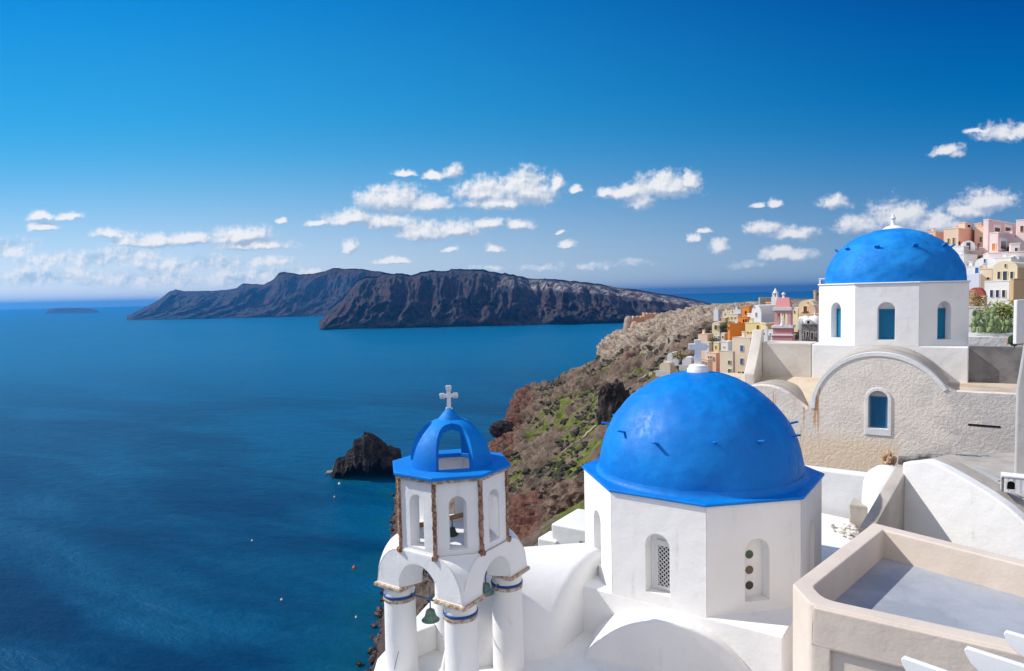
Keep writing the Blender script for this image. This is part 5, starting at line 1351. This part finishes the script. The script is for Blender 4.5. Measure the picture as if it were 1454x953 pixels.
H('house', 'long white house front above the cream gabled house', 'house', 1436, 1412, 1450, 366, 380, 124, 46, 'white', 'white', group=RG)
H('house', 'cream house with rounded gable, grey door and side wall in shaded tan tone', 'house', 1445, 1409.8, 1475, 370, 400, 116, 46, 'cream', 'tan', [(1416.5, 386, 1420.2, 396, 'g'), (1424.3, 385.5, 1429.8, 399, 'g'), (1434.7, 386, 1438.7, 396, 'g'), (1426.5, 375, 1428.7, 380, 'g')], roof='vault', vault_rise=1.15, group=RG)
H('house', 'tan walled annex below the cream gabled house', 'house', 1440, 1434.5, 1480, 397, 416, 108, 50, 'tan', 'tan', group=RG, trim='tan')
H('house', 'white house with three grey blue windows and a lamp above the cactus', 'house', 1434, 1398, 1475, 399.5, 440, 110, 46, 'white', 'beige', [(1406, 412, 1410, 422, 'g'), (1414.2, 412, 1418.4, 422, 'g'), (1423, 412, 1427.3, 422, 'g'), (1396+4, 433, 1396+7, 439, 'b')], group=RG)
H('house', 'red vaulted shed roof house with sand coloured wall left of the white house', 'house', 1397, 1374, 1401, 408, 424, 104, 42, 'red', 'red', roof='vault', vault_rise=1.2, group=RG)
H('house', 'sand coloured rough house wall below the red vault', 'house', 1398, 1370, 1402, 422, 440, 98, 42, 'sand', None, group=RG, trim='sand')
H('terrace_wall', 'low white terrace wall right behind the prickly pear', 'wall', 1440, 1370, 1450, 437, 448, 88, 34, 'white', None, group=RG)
# middle ridge
H('house', 'tall narrow orange house with one dark window', 'house', 1064, 1053.7, 1067, 436, 455, 172, 46, 'orange', 'orange', [(1057.8, 441.7, 1059.8, 445.8, 'k')], group=MG, trim='orange')
H('house', 'small orange annex with two dark doorways below the tall orange house', 'house', 1061, 1047.5, 1064, 451, 465, 160, 46, 'orange', 'orange', [(1055, 449.5+4, 1057, 458, 'k'), (1058.5, 453, 1060.3, 459.5, 'k'), (1049, 457, 1051, 461, 'v')], group=MG, trim='orange')
H('house', 'wide dark orange house in front of the tall orange house', 'house', 1036.6, 1033, 1059, 461, 483, 146, 60, 'orange', 'orange', [(1034.2, 464, 1035.4, 468, 'k')], group=MG, trim='orange')
H('house', 'pale yellow flat roofed house right of the orange houses', 'house', 1082, 1058, 1087, 459.5, 484, 142, 46, 'yellow', 'tan', [(1061, 471, 1063, 473, 'k'), (1065.5, 471.5, 1067, 473, 'k'), (1074.5, 462, 1078, 471, 'd')], group=MG, trim='cream')
H('house', 'yellow house with shaded ochre side behind the pink bell tower', 'house', 1087.5, 1080, 1112, 460.5, 490, 136, 56, 'yellow', 'tan', group=MG, trim='cream')
H('house', 'tall beige house with two blue windows one above the other', 'house', 1065.7, 1039.5, 1083, 480, 545, 124, 46, 'beige', 'tan', [(1051.4, 490.6, 1055.5, 499, 'b'), (1051.4, 509, 1055.3, 517.4, 'b'), (1048, 527.5, 1051, 536, 'v'), (1053.8, 527.5, 1057, 535, 'v')], group=MG, trim='beige', parapet=.1)
H('house', 'lower beige house with two green windows left of the tall beige house', 'house', 1041, 1022, 1044, 499.5, 545, 123, 46, 'beige', None, [(1034, 512, 1037.8, 517.4, 'v'), (1034, 524, 1038.2, 531.4, 'v')], group=MG, trim='beige', parapet=.1)
H('house', 'small bright white house behind the beige houses', 'house', 1034, 1023.5, 1040, 486, 502, 132, 40, 'white', 'lav', [(1027, 492, 1028.5, 493.5, 'k')], group=MG)
H('house', 'peach house with three small windows right of the white cross', 'house', 1017, 1003, 1024, 501.5, 530, 128, 46, 'peach', 'salmon', [(1005.6, 506, 1007, 513, 'g'), (1009, 505.5, 1010.6, 512.5, 'g'), (1013, 507, 1014.3, 512.5, 'g')], group=MG, trim='peach', parapet=.1)
H('house', 'low peach house with red panels beside the white cross', 'house', 1005.5, 993.5, 1012, 511, 530, 126, 46, 'peach', 'peach', [(995, 513, 996.5, 516, 'o'), (998.5, 513, 1000, 516, 'o'), (1002, 514, 1003.2, 517, 'o')], group=MG, trim='peach', parapet=.1)
H('house', 'plain peach house above the white cross', 'house', 1004.6, 991, 1013, 475, 496, 165, 44, 'peach', 'tan', group=MG, trim='peach', parapet=.1)
H('house', 'tiny white house below the plain peach house', 'house', 1007, 1001, 1011, 487, 497, 150, 40, 'white', 'white', [(1003, 490, 1004.5, 493, 'g')], group=MG)
H('house', 'cream vaulted cave house on the slope left of the orange houses', 'house', 1022, 1011, 1028, 457, 474, 190, 40, 'cream', 'cream', [(1014.5, 462, 1018.5, 468, 'd')], roof='vault', group=MG)
H('house', 'second cream cave house with curved parapet beside the vaulted one', 'house', 1030, 1024, 1034, 452, 462, 205, 45, 'sand', 'sand', group=MG, trim='cream')
H('house', 'row of cream terraces with small windows below the ridge top', 'house', 1048, 1030.5, 1053, 446.5, 460, 205, 40, 'cream', 'cream', [(1033, 450, 1034.5, 453, 'v'), (1038, 450, 1039.5, 453, 'v'), (1043, 450.5, 1044.5, 453, 'v')], group=MG, trim='cream')
H('house', 'white low house at the ridge top left of the orange tower house', 'house', 1052, 1041, 1055, 440, 447, 230, 40, 'white', 'white', group=MG)
H('house', 'tiny white house at the far left end of the ridge top', 'house', 1040, 1032, 1042, 441.5, 446, 240, 40, 'lav', 'white', group=MG)
H('house', 'white gabled church house with lavender shaded side wall', 'house', 1081, 1067, 1110, 433, 462, 158, 54, 'white', 'lav', [(1073, 444, 1074.7, 450, 'g'), (1098.7, 441, 1100.6, 445, 'g'), (1103.3, 441, 1105.2, 445, 'g'), (1070.4, 435.5, 1071.8, 437, 'k')], roof='vault', vault_rise=2.2, group=MG)
H('house', 'tan rubble walled box house on the skyline behind the white church house', 'house', 1079, 1077, 1099, 422.5, 434, 178, 60, 'conc', 'conc', group=MG, parapet=0)
H('house', 'small orange wall below the tan skyline box', 'house', 1098, 1087, 1100, 430, 434, 172, 46, 'orange', 'orange', group=MG, trim='cream', base=.5)
H('house', 'low white house beside the white spire', 'house', 1113, 1099, 1118, 427.5, 440, 170, 40, 'white', 'white', group=MG)
H('house', 'cream vaulted church house with brown door right of the pink bell tower', 'house', 1156, 1134, 1163, 426, 448, 140, 30, 'cream', 'cream', [(1141, 435, 1146, 445.5, 'd'), (1146.5, 429.5, 1148.3, 431, 'k')], roof='vault', group=MG)
H('house', 'small cream apse house against the vaulted church house', 'house', 1158, 1146.5, 1164, 433, 446, 134, 30, 'peach', 'cream', roof='vault', group=MG, vault_rise=1.3)
H('house', 'tan skyline house touching the far white drum', 'house', 1158, 1155, 1168, 413.5, 430, 160, 50, 'sand', 'grey', [(1160, 416, 1163, 419, 'k')], group=MG, trim='sand')
H('terrace_wall', 'tan terrace wall under the cream vaulted church house', 'wall', 1168, 1134, 1172, 445.5, 452, 130, 24, 'sand', None, group=MG, base=1, parapet=0)
H('terrace_wall', 'bright white terrace wall above the stone house', 'wall', 1156, 1133, 1160, 452, 461, 122, 24, 'white', None, group=MG, base=1, parapet=0)
H('house', 'grey rubble stone house with white framed windows and brown door', 'house', 1161, 1138, 1166, 461, 487, 112, 22, 'stone', None, [(1145.5, 471, 1147.5, 477.5, 'k', 'w'), (1151.5, 472, 1155, 482, 'd', 'w'), (1158, 472, 1159.6, 478, 'k', 'w'), (1141.5, 470, 1143, 481, 'k', 'w')], group=MG, trim='grey')
H('gable_arch', 'small white arched gable with dark fan window on the stone house', 'gable', 1153.5, 1142.5, 1156, 453.5, 462, 114, 22, 'white', None, [(1146, 455.5, 1149.5, 460, 'k', 'w')], roof='vault', group=MG, base=.2)
H('house', 'low yellow white house row between the pink tower and the beige house', 'house', 1100, 1075, 1108, 476, 492, 128, 44, 'cream', 'tan', group=MG, trim='cream')

for a_ in (('small cream house just left of the wide orange house', 1029, 1024, 1033, 474, 486, 152, 44, 'cream', 'tan', [(1025.5, 477, 1027, 480, 'g')]),
           ('little white cube house under the dark olive tree', 1020, 1014, 1024, 478, 488, 162, 40, 'white', 'lav', [(1016, 481, 1017.5, 484, 'b')]),
           ('narrow yellow house between the plain peach house and the white block', 1021, 1013, 1025, 487, 503, 140, 46, 'yellow', 'tan', [(1015.5, 491, 1017, 495, 'v')]),
           ('small white house at the foot of the tall orange house', 1053, 1044, 1056, 454.5, 462, 175, 42, 'white', 'lav', [(1047, 457, 1048.5, 460, 'b')]),
           ('pale cream house above the row of cream terraces', 1036, 1026, 1040, 443, 450, 222, 42, 'cream', 'sand', [(1029, 445, 1030.5, 448, 'k')]),
           ('white stepped house left of the white gabled church house', 1069, 1061, 1073, 446, 462, 164, 48, 'white', 'lav', [(1064, 450, 1065.5, 454, 'g')]),
           ('low cream house row behind the pink bell tower roof', 1133, 1108, 1138, 438, 452, 146, 44, 'cream', 'tan', [(1112, 441, 1114, 445, 'g'), (1127, 441, 1129, 445, 'g')]),
           ('white cube house left of the pink bell tower base', 1101, 1090, 1105, 470, 480, 126, 46, 'white', 'lav', [(1093, 473, 1094.8, 477, 'b')]),
           ('tiny white house on the bare ridge top far left of the village', 1020, 1013, 1023, 440, 445, 260, 42, 'white', 'lav', [])):
    H('house', a_[0], 'house', *a_[1:11], group=MG)
def spire():
    p = at(1101, 436, 168); T = thing('white_spire', 'small white stepped bell spire on the skyline', 'bell spire', tuple(p)); up = Vector((0, 0, 1))
    mb = MB(); M = Matrix.Rotation(R_(-40), 4, 'Z'); M.translation = p
    mb.box((0, 0, 1), 1.5, 1.5, 3, M); mb.build('base', WHITE2, T)
    mb = MB()
    for sx in (-1, 1):
        for sy in (-1, 1): mb.box((sx*.45, sy*.45, 2.9), .25, .25, 1.0, M)
    mb.box((0, 0, 3.45), 1.3, 1.3, .16, M); mb.build('lantern', WHITE2, T)
    mb = MB(); mb.lathe([(.55, 3.5), (.42, 3.9), (.2, 4.3), (.01, 4.7)], tuple(p), 12); mb.build('cap', WHITE2, T)
spire()
def pink_tower():
    K = at(1124, 486, 100); T = thing('pink_bell_tower', 'pink bell tower with white cornices, open arches and white finial', 'bell tower', tuple(K), None)
    up = Vector((0, 0, 1)); k = 100/970; y = R_(52)
    dL = Vector((-math.cos(y), math.sin(y), 0)); dR = Vector((math.sin(y), math.cos(y), 0))
    # square plan in local axes (dL,dR)
    y = R_(30); dL = Vector((-math.cos(y), math.sin(y), 0)); dR = Vector((math.sin(y), math.cos(y), 0))
    S = 2.6; c = K+dL*S*.5+dR*S*.5
    # widths in metres: left face 21px of 100m -> 2.2 m, right face 15px
    def blk(name, mat, s, z0, z1, bv=.02):
        mb = MB(); vs = []
        for z in (z0, z1):
            for a, b in ((-s, -s), (s, -s), (s, s), (-s, s)): vs.append(c+dL*a+dR*b+up*z-up*0)
        mb.add(vs, [(3, 2, 1, 0), (4, 5, 6, 7), (0, 1, 5, 4), (1, 2, 6, 5), (2, 3, 7, 6), (3, 0, 4, 7)]); return mb.build(name, mat, T, bevel=bv)
    W_ = WHITE2; Pk = M_['pinkt']; Pl = M_['pinkl']
    z = lambda py: (486-py)*k
    blk('base', Pk, 1.42, -6, z(477)); blk('cornice', W_, 1.52, z(477), z(475)); blk('plinth', Pk, 1.30, z(475), z(466)); blk('cornice', W_, 1.50, z(466), z(462.5))
    # arcade: corner piers, inner piers
    s = 1.14; z0, z1 = z(462.5), z(441)
    mb = MB()
    for a in (-1, 1):
        for b in (-1, 1):
            q = c+dL*a*(s-.22)+dR*b*(s-.22); M = Matrix((dR, dL, up)).transposed().to_4x4(); M.translation = q+up*(z0+z1)/2; mb.box((0, 0, 0), .44, .44, z1-z0, M)
    mb.build('pier', Pl, T)
    for d1, d2, sg in ((dL, dR, -1), (dR, dL, -1), (dL, dR, 1), (dR, dL, 1)):
        cc = c+d2*sg*(s-.14); mb = MB(); mb.tube(cc+up*z0, cc+up*(z1-.35), .09, 10); mb.build('colonnette', W_, T, smooth=True)
        mb = MB()
        for o_ in (-.36, .36):
            m_ = R_(0)
        hh = s-.44
        arch_panel(mb, cc-d2*sg*(-.12), d1, -d2*sg, hh, z1-.75, z1, .24, [(-hh/2, hh/2-.07, z1-.75, z1-.62, None), (hh/2, hh/2-.07, z1-.75, z1-.62, None)], seg=8)
        mb.build('arch', Pl, T)
    blk('band', W_, s+.05, z1-1.0, z1-.87) if False else None
    blk('cornice', W_, 1.30, z1, z(436.8)+.05)
    # pitched cap
    s1, s2 = 1.12, .78; mb = MB(); za, zb = z(436.5), z(422.5); vs = [c+dL*a*s1+dR*b*s1+up*za for a, b in ((-1, -1), (1, -1), (1, 1), (-1, 1))]+[c+dL*a*s2*1.1+dR*b*s2*.5+up*zb for a, b in ((-1, -1), (1, -1), (1, 1), (-1, 1))]
    mb.add(vs, [(3, 2, 1, 0), (4, 5, 6, 7), (0, 1, 5, 4), (1, 2, 6, 5), (2, 3, 7, 6), (3, 0, 4, 7)]); mb.build('roof', Pk, T, bevel=.05)
    mb = MB(); mb.lathe([(.22, 0), (.13, .2), (.12, .3), (.26, .45), (.27, .6), (.12, .75), (.01, .78)], tuple(c+up*zb), 14); mb.build('finial', W_, T, smooth=True)
    # white pinnacle in front
    mb = MB(); q = c-dR*1.25+up*z(462.5); mb.lathe([(.3, 0), (.26, .3), (.12, .45), (.16, .6), (.1, .8), (.01, .9)], tuple(q), 12); mb.build('pinnacle', W_, T, smooth=True)
    # blind arches on the right face of the base
    for o_ in (-.6, .6):
        mb = MB(); nr = Vector((math.cos(y), -math.sin(y), 0)); cc = c-dL*1.42+dR*o_
        pr = [(-.33, -1.2), (.33, -1.2), (.33, z(481))]+[(.33*math.cos(math.pi*k_/12), z(481)+.33*math.sin(math.pi*k_/12)) for k_ in range(1, 12)]+[(-.33, z(481))]
        mb.extr(pr, cc+up*0+nr*.05, dR, up, -nr*.06); mb.build('arch_trim', W_, T)
        pr = [(a*.72, b if b < -1 else b*.94) for a, b in pr]; mb = MB(); mb.extr(pr, cc+nr*.07, dR, up, -nr*.06); mb.build('arch_panel', Pk, T)
pink_tower()
def chapel():
    p = at(1083, 476, 118); T = thing('blue_domed_chapel', 'tiny white chapel with small blue dome between yellow houses', 'chapel', tuple(p)); 
    mb = MB(); M = Matrix.Rotation(R_(-40), 4, 'Z'); M.translation = p+Vector((.3, 0, -2)); mb.box((0, 0, 0), 1.6, 1.8, 4, M); mb.build('wall', WHITE2, T, bevel=.05)
    mb = MB(); mb.lathe([(.38, -.1), (.38, .15), (.30, .4), (.15, .55), (.01, .58)], (p.x, p.y, p.z), 20); mb.build('dome', BLUEF, T, smooth=True)
    mb = MB(); q = at(1088.5, 478, 116); M = Matrix.Rotation(R_(-40), 4, 'Z'); M.translation = q; mb.box((0, 0, .3), .5, .3, 2.3, M); mb.box((0, 0, 1.55), .3, .3, .4, M); mb.build('belfry', WHITE2, T, bevel=.03)
    p = at(1157, 459, 118); T = thing('white_domed_chapel', 'small white domed chapel touching the far white drum', 'chapel', tuple(p))
    mb = MB(); mb.lathe([(1.2, -1.5), (1.2, .2), (1.0, .8), (.6, 1.2), (.1, 1.35), (.1, 1.9), (.01, 1.95)], tuple(p), 24); mb.build('dome', WHITE2, T, angle=40)
    mb = MB(); M = Matrix.Translation(p+Vector((0, 0, -3))); mb.box((0, 0, 0), 2.6, 2.4, 3, M); mb.build('wall', WHITE2, T)
chapel()
def castle():
    up = Vector((0, 0, 1))
    def blockwall(name, label, cat, pxs, ptop, pbot, Y, dep, mat, ops=(), seed=0):
        a, b = at(pxs[0], pbot, Y), at(pxs[1], pbot, Y); d = Vector((b.x-a.x, 0, 0)); w = d.length; d.normalize(); zt = at((pxs[0]+pxs[1])/2, ptop, Y).z; rs = random.Random(seed)
        T = thing(name, label, cat, tuple(a), 'castle ruins on the headland')
        n = 14; top_ = [zt+rs.uniform(-.9, .3) for _ in range(n+1)]
        mb = MB(); prof = [(0, a.z-4)]+[(w*k/n, top_[k]) for k in range(n+1)]+[(w, a.z-4)]
        mb.extr(prof, Vector((a.x, a.y, 0)), d, up, Vector((0, dep, 0))); mb.build('wall', mat, T)
        for x, y, s in ops:
            q = at(x, y, Y); mb = MB(); mb.extr([(-s, -s*1.2), (s, -s*1.2), (s, s*.8), (0, s*1.5), (-s, s*.8)], q-Vector((0, .15, 0)), Vector((1, 0, 0)), up, Vector((0, .2, 0))); mb.build('opening', DARK, T)
    blockwall('ruin', 'orange walled ruin building on the castle rock', 'ruin', (899, 916), 449, 460, 420, 6, RUINOR, [], 1)
    blockwall('ruin', 'taller orange ruin house with white framed openings on the castle rock', 'ruin', (915, 932), 444.5, 459, 419, 7, RUINOR, [(925.5, 455, .5), (928, 455, .5), (930.5, 454.8, .5)], 2)
    blockwall('ruin', 'low broken wall stretching right along the castle rock', 'ruin', (932, 944), 449, 458, 418, 5, RUIN, [], 3)
    blockwall('ruin', 'rough stone ruin with dark cave openings on the ridge top', 'ruin', (1000, 1012), 437, 452, 330, 8, RUIN, [(1006, 444, .6), (1009.5, 448, .6)], 4)
    p = at(892.5, 456, 418); T = thing('castle_tower', 'ruined round grey stone tower on the castle rock tip', 'tower', tuple(p), 'castle ruins on the headland')
    mb = MB(); mb.lathe([(3.9, -14), (3.1, -2), (2.5, 1.2), (1.9, 2.5), (.9, 3.1), (.01, 3.3)], tuple(p), 20); mb.build('wall', RUIN, T)
    p = at(901.5, 463, 412); T = thing('castle_tower', 'reddish squat round ruin right of the grey stone tower', 'tower', tuple(p), 'castle ruins on the headland')
    mb = MB(); mb.lathe([(3.2, -12), (2.5, 0), (2.2, 1.8), (1.2, 2.7), (.01, 3)], tuple(p), 20); mb.build('wall', RUINOR, T)
    for i, (px, py, Y, w, label) in enumerate(((955, 507, 210, 3.5, 'white dwelling front on the green slope left of the white cross'), (975, 513, 190, 2.6, 'small white dwelling on the slope touching the white cross'), (944, 521, 185, 3.0, 'curved cream terrace wall on the slope left of the white cross'))):
        p = at(px, py, Y); T = thing('cave_house', label, 'cave house', tuple(p), 'small white cave houses on the slope')
        mb = MB(); n = 10; pr = [(-w/2, -2)]+[(-w/2*math.cos(math.pi*k/n), .3+w*.32*math.sin(math.pi*k/n)) for k in range(n+1)]+[(w/2, -2)]
        mb.extr(pr, p, Vector((.85, -.5, 0)), up, Vector((.5, .85, 0))*4); mb.build('wall', WHITE2 if i < 2 else M_['cream'], T)
        mb = MB(); mb.box((0, 0, 0), w*1.3, .3, 1.6, Matrix.Translation(p+Vector((-1, -2.2, -1.6))) @ Matrix.Rotation(R_(-25), 4, 'Z')); mb.build('terrace_wall', WHITE2, T)
castle()
def white_hut():
    p = at(816, 742, 42); T = thing('white_hut', 'small white flat roofed house below the drum on the cliff', 'house', tuple(p))
    M = Matrix.Rotation(R_(-33), 4, 'Z'); M.translation = p+Vector((.6, 1.0, -2.1)); mb = MB(); mb.box((0, 0, 0), 2.6, 3.6, 4.0, M); mb.box((-1.5, -1.2, -.5), 1.4, 1.6, 3.0, M); mb.build('wall', WHITE2, T, bevel=.12, segs=3)
    mb = MB(); mb.box((1.0, -1.9, .9), .5, .12, .7, M); mb.build('window', DARK, T)
white_hut()

# trees / bushes among the houses
def leafmat(n, a, b_):
    m, g, b = newmat(n); p = pos(g); g.L(g.mix(g.ramp(g.noise(p, .8, 4), .38, .62), a, b_), b.inputs['Base Color']); b.inputs['Roughness'].default_value = .7; return m
DG = leafmat('olive_leaves', (.05, .07, .02), (.14, .15, .04))
LB('tree', 'dark olive tree beside the cream cave house on the middle ridge', 1031, 466, 175, 1.9, 1.5, 1600, DG, 3, .22, 'tree')
LB('tree', 'brownish small tree in front of the red vaulted house', 1387, 428, 92, 1.0, 1.5, 900, leafmat('brown_leaves', (.16, .11, .04), (.26, .18, .06)), 4, .12, 'tree')
LB('shrub', 'low dark green shrub beside the plain peach house', 1014, 484, 160, 1.2, .7, 500, DG, 5, .2)
LB('shrub', 'green shrub on the cream church house terrace', 1144, 444.5, 133, .7, .35, 300, DG, 6, .12)
LB('shrub', 'yellowish shrub on the slope above the near blue dome', 965, 505, 172, 1.8, .9, 600, leafmat('straw_leaves', (.22, .17, .07), (.30, .24, .09)), 7, .25)

# people on the terrace under the peach houses
def person(px, py, Y, label, shirt, trousers, lean=0.0, wave=0):
    f = at(px, py, Y); f.z -= 1.70; T = None
    bones = [((0, 0, .95), .15), ((0, 0, 1.15), .14), ((0, 0, 1.38), .17), ((0, 0, 1.52), .06), ((0, -.01, 1.62), .10), ((0, -.01, 1.70), .085),
             ((.19, 0, 1.42), .06), ((.25, -.02, 1.15), .045), ((.22, -.16-wave, .98+wave), .035), ((-.19, 0, 1.42), .06), ((-.26, -.02, 1.15), .045), ((-.20, -.18, 1.0), .035),
             ((.10, 0, .88), .09), ((.12, -.02, .50), .065), ((.13, .02, .08), .045), ((.14, -.12, .04), .035), ((-.10, 0, .88), .09), ((-.13, .04, .50), .065), ((-.14, .08, .08), .045), ((-.14, -.06, .04), .035)]
    E_ = [(0, 1), (1, 2), (2, 3), (3, 4), (4, 5), (2, 6), (6, 7), (7, 8), (2, 9), (9, 10), (10, 11), (0, 12), (12, 13), (13, 14), (14, 15), (0, 16), (16, 17), (17, 18), (18, 19)]
    me = bpy.data.meshes.new('person'); me.from_pydata([(f.x+b[0][0]+lean*b[0][2], f.y+b[0][1], f.z+b[0][2]) for b in bones], E_, []); me.update()
    o = bpy.data.objects.new('person', me); col.objects.link(o)
    s = o.modifiers.new('skin', 'SKIN'); 
    for v, b in zip(me.skin_vertices[0].data, bones): v.radius = (b[1], b[1]*.8)
    me.skin_vertices[0].data[0].use_root = True
    o.modifiers.new('sub', 'SUBSURF').levels = 2
    m, g, b = newmat('clothes'); z = g.m('SUBTRACT', g.sep(pos(g))[2], f.z)
    c = g.mix(g.ramp(z, .93, .95), trousers, shirt); c = g.mix(g.ramp(z, 1.50, 1.52), c, (.45, .26, .18)); c = g.mix(g.ramp(z, 1.66, 1.69), c, (.04, .025, .02)); g.L(c, b.inputs['Base Color']); me.materials.append(m)
    tag(o, label, 'person', None)
person(1362.3, 341.5, 141.2, 'person in dark clothes standing at the terrace wall under the salmon house', (.10, .02, .03), (.02, .02, .03))
person(1388.5, 344.0, 141.2, 'person in dark red top leaning at the terrace wall right of the arch', (.16, .03, .05), (.03, .03, .04), .12)
def arch_porch():
    p = at(1375, 349.6, 142); T = thing('white_arch', 'white half round arch porch on the terrace in front of the salmon wall', 'porch', tuple(p), None)
    up = Vector((0, 0, 1)); mb = MB(); r = Vector((.9, -.43, 0)); b = Vector((.43, .9, 0)); n = 16; w = 1.15
    pr = [(-w, -1)]+[(-w*math.cos(math.pi*k/n), w*math.sin(math.pi*k/n)) for k in range(n+1)]+[(w, -1)]
    mb.extr(pr, p, r, up, b*1.2); mb.build('vault', WHITE2, T)
    mb = MB(); mb.extr([(-.35, -.8), (.35, -.8), (.35, .75), (-.35, .75)], p-b*.03, r, up, b*.05); mb.build('opening', PANE, T)
arch_porch()

# ------------------------------------------------------------------ haze
def haze():
    m = bpy.data.materials.new('haze_air'); m.use_nodes = True; t = m.node_tree; t.nodes.clear()
    v = t.nodes.new('ShaderNodeVolumePrincipled'); v.inputs['Color'].default_value = (.06, .44, 1.0, 1); v.inputs['Density'].default_value = HAZE_D; v.inputs['Anisotropy'].default_value = .6
    o_ = t.nodes.new('ShaderNodeOutputMaterial'); t.links.new(v.outputs[0], o_.inputs['Volume'])
    mb = MB(); mb.box((0, 0, (SEA-1.5+140)/2-0), 62000, 62000, 140-(SEA-1.5)); 
    mb.v = [(x, y, SEA-12 if z < 0 else 128) for x, y, z in mb.v]
    o = mb.build('haze', m); tag(o, 'thin pale blue sea haze in the air', None, None, 'stuff')
HAZE_D = 8.0e-5
haze()
